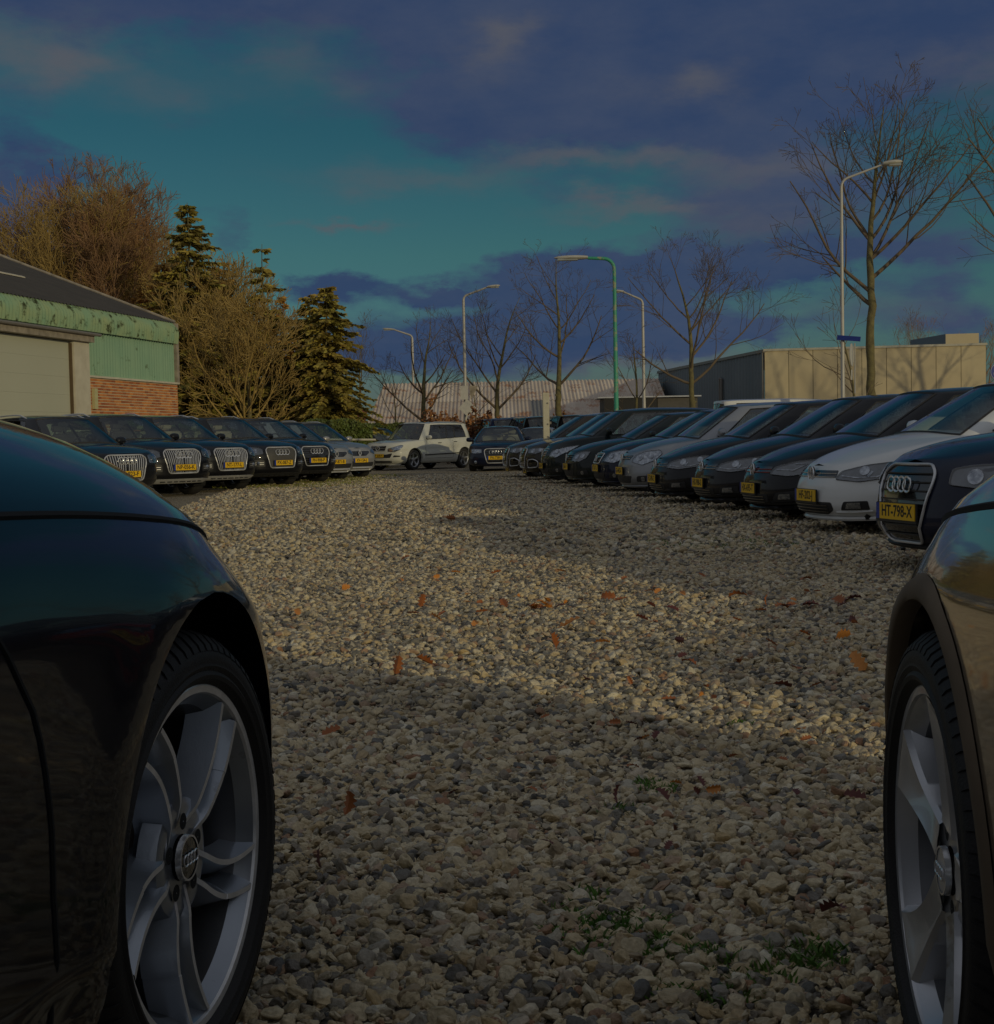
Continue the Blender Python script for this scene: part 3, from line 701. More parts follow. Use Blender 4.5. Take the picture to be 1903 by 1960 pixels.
def plate_text(parent, pos, txt):
    me = text_mesh(txt, 0.108, 0.0022, 0.92); me.materials.append(M_PLATET)
    o = bpy.data.objects.new('plate_text', me); COL.objects.link(o); o.parent = parent
    o.matrix_local = Matrix(((-1, 0, 0, pos[0]), (0, 0, 1, pos[1]), (0, 1, 0, pos[2]), (0, 0, 0, 1)))
    return o
# ---- badges in the viewer's front plane
def badge_rings(c, z, r, off, parent=None, x0=0.0, tube=0.009):
    b = MB()
    for k in range(4):
        cx = x0+(k-1.5)*r*1.42; b.loop([c.F(cx+r*math.cos(a), z+r*math.sin(a), off)+Vector((0, 0, 0)) for a in [2*PI*q/22 for q in range(22)]], tube, 5)
    for i, v in enumerate(b.v): b.v[i] = (v[0], -c.S0(z)+off+(v[1]-(-c.S0(z)+off))*0.6 if abs(v[1]+c.S0(z)-off) < 0.012 else -c.S0(z)+off, v[2])
    return b.build('badge', M_CHROME, parent or c.root, angle=80)
def flatstroke(b, c, z0, off, pts, wd):
    y = -c.S0(z0)+off
    for (x1, y1), (x2, y2) in zip(pts, pts[1:]):
        d = Vector((x2-x1, y2-y1)); n = Vector((-d.y, d.x)).normalized()*wd/2; q = [(x1+n.x, y1+n.y), (x2+n.x, y2+n.y), (x2-n.x, y2-n.y), (x1-n.x, y1-n.y)]
        vs = [(-a, y, z0+e) for a, e in q]+[(-a, y+0.007, z0+e) for a, e in q]
        b.add(vs, [(4, 5, 6, 7), (0, 1, 5, 4), (1, 2, 6, 5), (2, 3, 7, 6), (3, 0, 4, 7)])
def badge_disc(c, z, r, off, kind, parent=None):
    y = -c.S0(z)+off; b = MB()
    if kind == 'diamond':
        o_ = [(0, r*1.25), (r*0.72, 0), (0, -r*1.25), (-r*0.72, 0), (0, r*1.25)]; flatstroke(b, c, z, off+0.01, o_, r*0.36)
        return b.build('badge', M_CHROME, parent or c.root, angle=40)
    b.loop([(r*math.cos(a), y+0.008, z+r*math.sin(a)) for a in [2*PI*q/28 for q in range(28)]], r*0.09, 6)
    if kind == 'vw':
        flatstroke(b, c, z, off+0.006, [(-r*.36, r*.83), (-r*.02, r*.1), (r*.02, r*.1), (r*.36, r*.83)], r*.15)
        flatstroke(b, c, z, off+0.006, [(-r*.78, r*.5), (-r*.36, -r*.72), (0, r*.02), (r*.36, -r*.72), (r*.78, r*.5)], r*.15)
    elif kind == 'star':
        for a in (90, 210, 330): flatstroke(b, c, z, off+0.006, [(0, 0), (r*.97*math.cos(R(a)), r*.97*math.sin(R(a)))], r*.16)
    o = b.build('badge', M_CHROME, parent or c.root, angle=50)
    d = MB(); d.lathe([(y-0.004, 0.001), (y-0.004, r*0.97), (y-0.012, r)], 24, axis='Y', c=(0, 0, z)); d.build('badge_disc', M_GLOSSBLK, o)
    return o
# ---- wheels
def make_wheel(rw=0.33, rr=0.225, wd=0.215, spokes=5, style='five', m=None, n=36, dark=None):
    "hub axis along +X, outer face at x = 0 pointing to +X"
    m = m or M_ALLOY; root = MB(); sw = rw-rr
    rim = MB()
    rim.lathe([(-wd+0.02, rr-0.004), (-wd+0.02, rr-0.022), (-0.055, rr-0.03), (-0.02, rr-0.026), (-0.006, rr-0.016), (-0.002, rr-0.004), (-0.006, rr+0.004)], n)
    hub = -0.045
    rim.lathe([(hub-0.03, 0.085), (hub, 0.078), (hub+0.004, 0.06), (hub+0.004, 0.034), (hub+0.010, 0.030), (hub+0.012, 0.001)], 20)
    for k in range(spokes):
        a0 = 2*PI*k/spokes
        prs = [(-0.0, 1.0)] if style == 'five' else [(-0.17, .62), (0.17, .62)]
        for da, ws in prs:
            rows = []
            for q in range(7):
                f = q/6; r = 0.06+(rr-0.022-0.06)*f; a = a0+da*f; half = (0.034-0.006*math.sin(PI*f))*ws+0.004*f; top = hub+0.002+(0.036)*f**1.6; dep = 0.035-0.01*f
                er = Vector((0, math.cos(a), math.sin(a))); et = Vector((0, -math.sin(a), math.cos(a)))
                pr = [(-half*1.25, top-dep), (-half, top-0.006), (-half*0.5, top), (half*0.5, top), (half, top-0.006), (half*1.25, top-dep)]
                rows.append([er*r+et*y+Vector((x, 0, 0)) for y, x in pr])
            rim.grid(rows)
    ro = rim.build('wheel', m, None, angle=40)
    ty = MB(); ty.lathe([(-wd+0.0, rr-0.005), (-wd-0.014, rr+sw*0.35), (-wd-0.012, rr+sw*0.75), (-wd+0.012, rw-0.006), (-wd+0.04, rw), (-wd/2, rw+0.002), (-0.045, rw), (-0.016, rw-0.008), (0.004, rw-sw*0.28), (0.010, rr+sw*0.4), (0.002, rr+0.012), (-0.004, rr-0.002)], n)
    ty.build('tyre', M_RUBBER, ro, angle=60)
    dk = MB(); dk.lathe([(-0.09, 0.001), (-0.09, 0.15), (-0.11, 0.152), (-0.12, 0.15), (-0.12, rr-0.03)], 24); dk.build('brake_disc', M_ALLOYD, ro)
    return ro
# ------------------------------------------------------------------ car specs (metres, distance measured back from the nose)
SIDE = [(0, .11), (.07, .055), (.22, .012), (.42, 0), (.60, .010), (.70, .004), (.84, .018), (.95, .05), (1, .085)]
HATCH = dict(L=4.26, w=.895, zb=.17, fo=.86, ro=3.49, rw=.315, E=[(0, .63), (.15, .655), (.45, .745), (.9, .845), (1.3, .905), (2.4, .945), (3.8, .985), (4.26, .97)],
    C=[(0, .004), (.25, .035), (.6, .065), (1.1, .075), (1.6, .05), (3.8, .03), (4.26, .02)], s0=[(.17, .10), (.22, .03), (.30, 0), (.43, .004), (.50, .025), (.58, .07), (.65, .12), (.75, .2)],
    s1=[(.2, .08), (.4, 0), (.6, .01), (.9, .09), (1, .12)], side=SIDE, roof=[(1.7, 1.375), (2.0, 1.425), (2.6, 1.452), (3.2, 1.435), (3.75, 1.375), (4.1, 1.31)],
    xc=1.08, xrf=1.93, xrr=3.82, xrb=4.12, wr=.565, rC=.83, Lf=.80, qf=2.55)
SUV = dict(L=4.63, w=.94, zb=.25, fo=.90, ro=3.71, rw=.365, flare=.02, E=[(0, .905), (.15, .925), (.5, .99), (1.0, 1.04), (1.4, 1.07), (2.6, 1.08), (4.2, 1.13), (4.63, 1.1)],
    C=[(0, .004), (.25, .03), (.7, .06), (1.2, .07), (1.6, .05), (4, .03), (4.63, .02)], s0=[(.25, .14), (.33, .04), (.42, 0), (.65, 0), (.78, .02), (.86, .06), (.92, .13), (1.0, .25)],
    s1=[(.3, .1), (.5, 0), (.8, .02), (1.1, .12)], side=SIDE, roof=[(1.75, 1.56), (2.1, 1.62), (2.7, 1.655), (3.4, 1.63), (4.0, 1.56), (4.4, 1.48)],
    xc=1.20, xrf=2.0, xrr=4.12, xrb=4.48, wr=.61, rC=.60, rD=.84, Lf=.75, qf=2.7)
BOXY = dict(SUV, L=4.53, w=.92, E=[(0, .93), (.12, .95), (.5, .99), (1.0, 1.02), (1.3, 1.04), (2.6, 1.07), (4.2, 1.13), (4.53, 1.1)], C=[(0, .004), (.2, .02), (.7, .04), (1.2, .05), (1.6, .04), (4.5, .02)],
    s0=[(.25, .12), (.33, .03), (.45, 0), (.7, 0), (.85, .03), (.93, .09), (1.0, .2)], roof=[(1.5, 1.60), (1.9, 1.665), (2.7, 1.69), (3.6, 1.68), (4.2, 1.64), (4.45, 1.6)], xc=1.22, xrf=1.80, xrr=4.18, xrb=4.46, wr=.66, rC=.62, rD=.88, Lf=.6, qf=3.0, rw=.36, zb=.24)
CROSS = dict(SUV, L=4.38, w=.92, zb=.22, E=[(0, .80), (.15, .83), (.5, .91), (1.0, .97), (1.4, 1.0), (2.6, 1.04), (4.0, 1.09), (4.38, 1.06)], roof=[(1.7, 1.52), (2.1, 1.58), (2.7, 1.60), (3.4, 1.57), (3.9, 1.5), (4.2, 1.42)], xc=1.05, xrf=1.95, xrr=3.92, xrb=4.25,
    s0=[(.22, .13), (.30, .03), (.42, 0), (.55, 0), (.66, .03), (.76, .08), (.84, .15), (.92, .25)], ro=3.53, fo=.86, rw=.345)
SALOON = dict(HATCH, L=4.90, w=.925, ro=3.75, fo=.92, E=[(0, .72), (.15, .75), (.5, .82), (1.0, .88), (1.4, .915), (2.6, .94), (3.9, 1.0), (4.7, .98), (4.9, .93)], C=[(0, .004), (.25, .03), (.7, .055), (1.3, .06), (1.8, .04), (3.9, .02), (4.9, .01)],
    s1=[(.2, .1), (.4, 0), (.7, .01), (.95, .08)], roof=[(1.95, 1.38), (2.3, 1.43), (2.8, 1.459), (3.4, 1.43), (3.8, 1.36), (4.2, 1.2)], xc=1.28, xrf=2.15, xrr=3.55, xrb=4.25, wr=.56, rC=.80)
A3 = dict(HATCH, L=4.29, w=.885, E=[(0, .725), (.15, .75), (.45, .815), (.9, .875), (1.3, .91), (2.4, .94), (3.8, .98), (4.29, .97)], s0=[(.17, .12), (.24, .04), (.32, 0), (.5, .01), (.62, .04), (.70, .075), (.76, .14), (.82, .2)], Lf=.72, qf=2.35)
MPV = dict(HATCH, L=4.27, w=.89, E=[(0, .80), (.15, .83), (.45, .91), (.9, .98), (1.3, 1.02), (2.4, 1.04), (3.8, 1.07), (4.27, 1.05)], s0=[(.17, .13), (.24, .03), (.34, 0), (.55, .01), (.65, .04), (.74, .09), (.80, .14), (.88, .2)],
    roof=[(1.3, 1.48), (1.7, 1.56), (2.4, 1.60), (3.2, 1.59), (3.85, 1.53), (4.1, 1.46)], xc=.86, xrf=1.66, xrr=3.9, xrb=4.13, wr=.60, qf=2.3)
VAN = dict(BOXY, L=4.9, w=.95, zb=.22, E=[(0, 1.0), (.12, 1.03), (.5, 1.1), (1.0, 1.14), (2.6, 1.16), (4.7, 1.18), (4.9, 1.15)], roof=[(1.2, 1.84), (1.6, 1.91), (2.7, 1.95), (4.2, 1.94), (4.8, 1.90)], xc=.78, xrf=1.5, xrr=4.68, xrb=4.82, wr=.74, rC=.62, rD=.9, ro=3.9)
# foreground cars
COUPE = dict(HATCH, L=4.63, w=.925, zb=.15, fo=.89, ro=3.62, rw=.335, Ra=.392, flare=.006, fbulge=.008, cexp=4.0,
    E=[(0, .60), (.12, .64), (.25, .70), (.4, .755), (.6, .81), (.89, .855), (1.3, .885), (1.9, .905), (3.5, .95), (4.4, .95), (4.63, .9)],
    C=[(0, .01), (.12, .09), (.25, .155), (.4, .185), (.6, .185), (.89, .178), (1.3, .172), (1.7, .15), (2.2, .08), (4.63, .01)],
    s0=[(.15, .12), (.22, .03), (.32, 0), (.5, .01), (.6, .035), (.66, .065), (.70, .11), (.78, .2)],
    side=[(0, .10), (.07, .05), (.22, .012), (.42, .004), (.62, .0), (.78, .0), (.86, .012), (.94, .035), (1, .062)],
    roof=[(2.1, 1.31), (2.5, 1.36), (2.9, 1.375), (3.5, 1.34), (3.9, 1.27), (4.2, 1.15)], xc=1.52, xrf=2.35, xrr=3.6, xrb=4.2, wr=.55, Lf=.82, qf=2.9)
M_VWGRILLE = M_GLOSSBLK
def lamps(c, poly, kind='proj', dark=True, frame_m=None):
    for sg in (1, -1):
        h = c.patch(poly, 0.002, M_LAMPD if dark else M_LAMP, 'headlight', rad=0.03, mir=sg < 0, h=0.04)
        xs = [p[0] for p in poly]; zs = [p[1] for p in poly]; cx0, cx1 = min(xs), max(xs); cz = (min(zs)+max(zs))/2
        def blob(m, z, r, mt, nm, dep=0.012):
            b = MB(); p = c.P(m*sg, z, 0.004); n = (c.P(m*sg, z, 0.03)-p).normalized(); u = n.cross(Vector((0, 0, 1))).normalized(); v = u.cross(n)
            rows = [[p+n*dep*hh+(u*math.cos(t)+v*math.sin(t))*r*rr for t in [2*PI*k/16 for k in range(16)]] for rr, hh in ((1, 0), (.97, .8), (.82, .9), (.6, .5), (.3, .75), (.02, .85))]
            b.grid(rows, 0, True); b.build(nm, mt, h, angle=60)
        w = cx1-cx0
        if kind == 'proj':
            blob(cx0+w*.42, cz+.004, .05, M_LAMP, 'projector'); blob(cx0+w*.76, cz+.035, .042, M_LAMP, 'projector')
            b = MB(); b.tube([c.P(m*sg, z, .008) for m, z in [(cx0+w*.1, cz-.045), (cx0+w*.35, cz-.06), (cx0+w*.62, cz-.05), (cx0+w*.8, cz-.02)]], .008, 5); b.build('light_strip', M_LAMP, h)
            b = MB(); b.tube([c.P(m*sg, z, .006) for m, z in [(cx0+w*.5, cz-.05), (cx0+w*.53, cz+.0)]], .016, 5); b.build('light_strip', M_LAMP, h)
        elif kind == 'led':
            b = MB(); b.tube([c.P(m*sg, z, .010) for m, z in [(cx0+w*.12, cz-.03), (cx0+w*.45, cz-.035), (cx0+w*.62, cz+.03), (cx0+w*.42, cz+.035)]], .009, 5); b.build('light_strip', M_LAMP, h)
            b = MB(); b.tube([c.P(m*sg, z, .010) for m, z in [(cx0+w*.66, cz+.02), (cx0+w*.9, cz+.06)]], .008, 5); b.build('light_strip', M_LAMP, h)
        else:
            blob(cx0+w*.33, cz, .055, M_LAMP, 'reflector'); blob(cx0+w*.68, cz+.02, .05, M_LAMP, 'reflector')
        c.patch(poly, 0.017, M_LENS, 'lamp_lens', h, rad=0.03, mir=sg < 0, skirt=0.012, h=0.05)
        c.frame(poly, 0.004, 0.008, frame_m or M_BLACK, 'lamp_seal', h, rad=0.03, mir=sg < 0, n=4)
def gaps(c, door=True, hood=None):
    sp = c.sp
    def matd(d):
        for i, cc in enumerate(c.cols):
            if c.plan(cc, .5)[0] >= d: return c.mtab[i]
        return c.mtab[-1]
    ma = matd(sp['fo']+c.Ra+0.16); mbb = matd(sp['xc']+1.80)
    for sg in (1, -1):
        for pts in ([(ma, c.zb+.16), (ma+.02, .55), (ma-.01, c.E(sp['fo']+c.Ra+.16)-.01)], [(mbb, c.zb+.16), (mbb+.02, .6), (mbb+.03, c.E(3)-.01)], [(ma+.01, c.zb+.16), (mbb-.01, c.zb+.16)]):
            c.strip(pts, 0.004, 0.0, M_UNDER, 'panel_gap', sg_=sg)
def handles(c, m=None):
    for sg in (1, -1):
        for d in (2.25, 3.2):
            b = MB(); z = c.E(d)-.13
            i = next(k for k, cc in enumerate(c.cols) if c.plan(cc, .6)[0] >= d); mm = c.mtab[i]
            b.tube([c.P((mm+x)*sg, z, o_) for x, o_ in ((-.09, .004), (-.07, .03), (.07, .03), (.09, .004))], 0.012, 6); b.build('door_handle', m or M_BLACK, c.root)
def tails(c, m0=None):
    L = c.mtab[-1]; z = c.E(c.L-.3)-.02
    c.patch([(L-.85, z-.24), (L-.48, z-.22), (L-.50, z-.03), (L-.80, z-.02)], 0.006, M_RED, 'tail_light', both=True, rad=.03)
def singleframe(c, wt, wb, z0, z1, bars='h', frame_m=None, fill=None, ringz=None, ringr=0.06, nb=10, fr=.012, barm=None, chamfer=True):
    poly = [(-wb, z0), (wb, z0), (wb+(wt-wb)*.9, z0+(z1-z0)*.7), (wt, z1-.05) if chamfer else (wt, z1), (wt-.07, z1) if chamfer else (wt, z1+.001), (-(wt-.07), z1) if chamfer else (-wt, z1+.001), (-wt, z1-.05) if chamfer else (-wt, z1), (-(wb+(wt-wb)*.9), z0+(z1-z0)*.7)]
    poly = roundpoly(poly, .05); g = c.patch(poly, 0.004, fill or M_GLOSSBLK, 'grille', h=.06)
    def wat(z): return wb+(wt-wb)*min(1, (z-z0)/max(.01, (z1-z0)*.8))
    b = MB()
    if bars == 'h':
        for k in range(1, nb): z = z0+(z1-z0)*k/nb; w_ = wat(z)-.02; b.tube([c.P(-w_+2*w_*q/10, z, .012) for q in range(11)], .0065, 4)
    elif bars == 'v':
        for k in range(1, nb):
            x = -wt+2*wt*k/nb; x0 = x*wb/wt; b.tube([c.P(x0+(x-x0)*q/5, z0+.015+(z1-z0-.03)*q/5, .014) for q in range(6)], .0085, 4)
    if bars: b.build('grille_bars', barm or M_BLACK, g)
    c.frame(poly, fr, .012, frame_m or M_CHROME, 'grille_frame', g, h=.06)
    if ringz: badge_rings(c, ringz, ringr, .035, g, tube=.008)
    return g
def front_golf(c, led=False, red=None, fog=True, chrome=True):
    gz = .575
    g = c.patch([(-.46, gz-.033), (.46, gz-.033), (.44, gz+.033), (-.44, gz+.033)], .004, M_GLOSSBLK, 'grille', rad=.01)
    b = MB()
    for z in (gz-.030, gz+.002): b.tube([c.P(-.44+.88*q/12, z, .009) for q in range(13)], .0038, 4)
    b.build('grille_bars', red or (M_CHROME if chrome else M_BLACK), g)
    badge_disc(c, gz+.0, .070, .02, 'vw', c.root)
    lamps(c, [(.46, gz-.05), (.74, gz-.068), (.99, gz-.03), (1.12, gz+.065), (1.02, gz+.118), (.74, gz+.082), (.49, gz+.022)], 'led' if led else 'proj')
    lp = [(-.36, .20), (.36, .20), (.47, .245), (.45, .315), (-.45, .315), (-.47, .245)]
    i = c.patch(lp, .004, M_BLACK, 'lower_intake', rad=.03); b = MB()
    for z in (.228, .256, .285): b.tube([c.P(-.40+.80*q/12, z, .010) for q in range(13)], .005, 4)
    b.build('intake_bars', M_GLOSSBLK, i)
    for sg in (1, -1):
        f = c.patch([(.56, .245), (.86, .255), (.84, .335), (.60, .325)], .004, M_BLACK, 'fog_light_surround', mir=sg < 0, rad=.015)
        c.patch([(.62, .263), (.78, .267), (.77, .32), (.64, .315)], .012, M_LAMP, 'fog_light', f, mir=sg < 0, rad=.01)
        c.strip([(.50, .228), (.70, .231), (.88, .245)], .008, .006, c.pm, 'bumper_trim', sg_=sg)
    c.strip([(-.92, .19), (-.6, .18), (0, .175), (.6, .18), (.92, .19)], .020, .020, c.pm, 'bumper_lip')
def front_generic(c, gz0, gz1, gw, badge='vw', nb=3, lamp=None, barm=None, kind='refl', dark=False, low=True, fr=None):
    g = c.patch([(-gw*.85, gz0), (gw*.85, gz0), (gw, gz1), (-gw, gz1)], .004, M_GLOSSBLK, 'grille', rad=.02); b = MB()
    for k in range(nb): z = gz0+(gz1-gz0)*(k+.5)/nb; b.tube([c.P(-gw*.86+gw*1.72*q/10, z, .012) for q in range(11)], .008, 4)
    b.build('grille_bars', barm or M_CHROME, g)
    if fr: c.frame(roundpoly([(-gw*.85, gz0), (gw*.85, gz0), (gw, gz1), (-gw, gz1)], .02), fr, .01, M_CHROME, 'grille_frame', g)
    if badge == 'rings': badge_rings(c, (gz0+gz1)/2, .055, .03)
    else: badge_disc(c, (gz0+gz1)/2, .065 if badge == 'vw' else .08, .025, badge)
    lamps(c, lamp or [(gw+.03, gz0-.01), (gw+.26, gz0-.04), (gw+.42, gz0+.04), (gw+.44, gz1+.05), (gw+.25, gz1+.05), (gw+.05, gz1-.0)], kind, dark)
    if low:
        c.patch([(-.42, .25), (.42, .25), (.48, .36), (-.48, .36)], .004, M_BLACK, 'lower_intake', rad=.03)
        for sg in (1, -1):
            f = c.patch([(.58, .27), (.84, .28), (.82, .37), (.60, .36)], .004, M_BLACK, 'fog_light_surround', mir=sg < 0, rad=.03)
            c.patch(roundpoly([(.68, .285), (.75, .285), (.75, .35), (.68, .35)], .03), .012, M_LAMP, 'fog_light', f, mir=sg < 0)
    c.strip([(-.9, .215), (0, .2), (.9, .215)], .014, .008, c.pm, 'bumper_lip')
def front_q5(c, bars='v', frame_m=None, ring=True, fill=None):
    singleframe(c, .43, .33, .45, .895, bars, frame_m or M_SATIN, fill, ringz=.80, ringr=.062, nb=19 if bars == 'v' else 9, fr=.013, barm=M_SATIN if bars == 'v' else M_BLACK)
    lamps(c, [(.50, .76), (.80, .715), (1.0, .76), (1.05, .86), (.92, .915), (.60, .90), (.50, .86)], 'refl', True)
    for sg in (1, -1):
        f = c.patch([(.46, .48), (.82, .50), (.90, .59), (.80, .64), (.48, .62)], .004, M_BLACK, 'fog_light_surround', mir=sg < 0, rad=.03); b = MB()
        for z in (.53, .57): b.tube([c.P((.5+.32*q/5)*sg, z, .01) for q in range(6)], .006, 4)
        b.build('intake_bars', M_SATIN, f)
        p = c.P(.62*sg, .55, .012); d = MB(); d.lathe([(p.y-.01, .045), (p.y+.012, .043), (p.y+.016, .001)], 16, axis='Y', c=(p.x, 0, p.z)); d.build('fog_light', M_LAMP, f)
    c.patch([(-.72, .262), (.72, .262), (.80, .33), (.55, .345), (-.55, .345), (-.80, .33)], .012, M_SATIN if frame_m is None else M_BLACK, 'skid_plate', rad=.02); b = MB()
    for k in range(7): x = -.45+.9*k/6; b.tube([c.P(x-.05, .30, .018), c.P(x+.05, .30, .018)], .011, 4)
    b.build('skid_plate_slots', M_UNDER, c.root)
    rails(c)
def rails(c, m=None):
    sp = c.sp
    for sg in (1, -1):
        b = MB(); x = sp['wr']-.01; pts = []
        for k in range(9):
            d = sp['xrf']+.25+(sp['xrr']-sp['xrf']-.35)*k/8; z = c.RZ(d)-sp.get('rc', .05)+(.045 if 0 < k < 8 else .0); pts.append((x*sg, -d, z))
        b.tube(pts, .014, 5); b.build('roof_rail', m or M_SATIN, c.root)
# ------------------------------------------------------------------ build the cars
random.seed(5)
W_FIVE = make_wheel(.315, .215, .2, 5, 'five'); W_TWIN = make_wheel(.345, .235, .21, 5, 'twin'); W_SUV = make_wheel(.365, .24, .23, 5, 'five')
P_BLACK = paint('black_pearl_paint', (0.004, 0.0048, 0.008), dust=.02)
P_NAVY = paint('dark_blue_paint', (0.005, 0.009, 0.028), dust=.02)
P_GREY = paint('dark_grey_paint', (0.009, 0.0105, 0.015), dust=.05, metal=.2)
P_BROWN = paint('dark_brown_paint', (0.04, 0.034, 0.028), dust=.12, metal=.4)
P_WHITE = paint('white_paint', (0.74, 0.75, 0.74), dust=.08)
P_CREAM = paint('polar_white_paint', (0.60, 0.60, 0.54), dust=.08)
P_SILVER = paint('silver_paint', (0.32, 0.335, 0.36), dust=.1, metal=.6)
P_SILVB = paint('warm_silver_paint', (0.40, 0.39, 0.37), dust=.1, metal=.55)
P_GREEN = paint('black_green_paint', (0.005, 0.012, 0.014), dust=.08)
P_RED = paint('red_paint', (0.40, 0.012, 0.012), dust=.05)
P_BLUEV = paint('blue_van_paint', (0.03, 0.05, 0.13), dust=.1)
def start(spec, pm, label, cat='car', group=None, **k):
    c = Car(spec, label, cat, group, k.pop('name', 'parked_car')); c.pm = pm; c.body(pm, **k); return c
def finish(c, wheel, z, txt, gap=True, off=.022):
    c.mirrors(c.pm)
    if gap: gaps(c, hood=c.sp.get('hoodgap')); handles(c)
    tails(c); c.wheels(wheel); c.plate(z, txt, off)
def place(root, x, Y, a):
    root.location = (x, Y, 0); root.rotation_euler = (0, 0, -a-0.0)
def face(deg):
    "rotation so that local +Y points to compass heading deg (0 = away from the camera, 90 = right)"
    return R(deg)
def clone(c, label, txt):
    r = copy_tree(c.root); r['label'] = label; r.location = (0, 0, 0)
    for o in r.children:
        if o.name.startswith('number_plate'):
            for q in list(o.children):
                if q.name.startswith('plate_text'): bpy.data.objects.remove(q)
            plate_text(o, (c.platepos[0]-.02, c.platepos[1]+.0064, c.platepos[2]), txt)
    return r
RG = 'cars parked in the shaded row on the right'; LG = 'cars parked in the sunlit row on the left'
HGR = 263
# --- right row, near to far
c = start(A3, P_NAVY, 'dark blue hatchback with tall chrome-edged grille and plate HT-798-X', 'car', RG)
singleframe(c, .345, .225, .215, .725, 'h', M_SATIN, M_GLOSSBLK, ringz=.60, ringr=.05, nb=9, fr=.011, barm=M_PFRAME)
lamps(c, [(.47, .60), (.78, .57), (.98, .63), (1.0, .70), (.86, .735), (.60, .72), (.47, .70)], 'refl', True)
c.patch([(.45, .25), (.78, .27), (.80, .40), (.52, .38)], .004, M_BLACK, 'side_intake', both=True, rad=.03)
c.strip([(-.9, .20), (0, .185), (.9, .20)], .02, .008, M_BLACK, 'bumper_lip')
finish(c, W_FIVE, .415, 'HT-798-X', off=.03); place(c.root, X_at(1722, 9.9, 950), 9.9, face(257))
c = start(dict(HATCH), P_WHITE, 'white hatchback with round badge and plate HF-202-J', 'car', RG); front_golf(c)
finish(c, W_FIVE, .372, 'HF-202-J'); place(c.root, X_at(1546, 14.0, 940), 14.0, face(HGR-2))
M_REDTRIM = mat('red_grille_strip', (0.45, 0.03, 0.03), .3)
c = start(dict(HATCH), P_BLACK, 'black sporty hatchback with red strip across its grille and plate HX-695-T', 'car', RG); front_golf(c, led=True, red=M_REDTRIM)
c.patch([(.50, .20), (.86, .22), (.88, .36), (.60, .33)], .010, M_BLACK, 'side_intake', both=True, rad=.02)
finish(c, W_TWIN,   .372, 'HX-695-T'); place(c.root, X_at(1434, 16.3, 920), 16.3, face(HGR))
c = start(dict(HATCH), P_GREY, 'dark grey hatchback with plate HX-908-S beside the sporty black one', 'car', RG); front_golf(c); finish(c, W_FIVE,   .372, 'HX-908-S')
cg = c; place(c.root, X_at(1337, 18.6, 915), 18.6, face(HGR))
r = clone(c, 'dark grey hatchback with plate HZ-898-Z, next to the silver one', 'HZ-898-Z'); place(r, X_at(1249, 20.9, 905), 20.9, face(HGR+1))
c = start(dict(MPV, E=[(0, .705), (.15, .725), (.45, .80), (.9, .875), (1.3, .915), (2.4, .945), (3.8, .985), (4.26, .97)], s0=[(.17, .13), (.24, .03), (.34, 0), (.50, .004), (.58, .03), (.66, .075), (.72, .12), (.8, .2)], roof=[(1.4, 1.39), (1.9, 1.46), (2.6, 1.49), (3.3, 1.47), (3.85, 1.41), (4.1, 1.34)], xc=.98, xrf=1.75), P_SILVER, 'silver hatchback between two dark cars, rounded headlights', 'car', RG)
front_generic(c, .61, .68, .40, 'vw', 2, [(.43, .58), (.70, .53), (.88, .60), (.94, .70), (.86, .76), (.62, .74), (.46, .68)], dark=False)
finish(c, W_FIVE, .44, 'GH-482-R'); place(c.root, X_at(1186, 23.3), 23.3, face(HGR))
c = start(dict(HATCH, E=[(0, .705), (.15, .725), (.45, .80), (.9, .875), (1.3, .915), (2.4, .945), (3.8, .985), (4.26, .97)], s0=[(.17, .13), (.24, .03), (.34, 0), (.50, .004), (.58, .03), (.66, .075), (.72, .12), (.8, .2)]), P_NAVY, 'dark blue car with pale headlight, behind the silver hatchback', 'car', RG)
front_generic(c, .52, .69, .30, 'vw', 3, [(.38, .56), (.70, .53), (.92, .62), (.98, .72), (.8, .75), (.5, .71)], dark=False, barm=M_BLACK, fr=.01)
finish(c, W_FIVE, .44, 'KT-317-L'); place(c.root, X_at(1140, 25.9), 25.9, face(HGR))
c = start(dict(HATCH, E=[(0, .705), (.15, .725), (.45, .80), (.9, .875), (1.3, .915), (2.4, .945), (3.8, .985), (4.26, .97)], s0=[(.17, .13), (.24, .03), (.34, 0), (.50, .004), (.58, .03), (.66, .075), (.72, .12), (.8, .2)]), P_GREEN, 'black green hatchback with slatted grille and round fog light', 'car', RG)
front_generic(c, .55, .66, .36, 'vw', 3, barm=M_BLACK, kind='refl', dark=True); finish(c, W_FIVE, .43, 'JB-651-P'); place(c.root, X_at(1083, 28.5), 28.5, face(HGR))
c = start(dict(MPV), P_GREEN, 'dark compact people carrier with chrome slats and almond headlight', 'car', RG)
front_generic(c, .60, .78, .34, 'star', 4, [(.42, .58), (.68, .58), (.98, .74), (1.08, .83), (.84, .80), (.5, .72)], dark=False); finish(c, W_FIVE, .41, 'RD-214-N'); place(c.root, X_at(1036, 31.2), 31.2, face(HGR))
c = start(dict(CROSS, E=[(0, .78), (.15, .81), (.5, .88), (1.0, .94), (1.4, .97), (2.6, 1.0), (4.0, 1.05), (4.38, 1.02)]), P_BROWN, 'dark brown car with chrome-ringed side intake, nearest of the two alike', 'car', RG)
singleframe(c, .42, .36, .33, .76, 'h', M_SATIN, M_GLOSSBLK, ringz=.66, ringr=.05, nb=7, fr=.014)
lamps(c, [(.50, .66), (.78, .64), (1.0, .70), (1.04, .76), (.8, .77), (.52, .75)], 'refl', True)
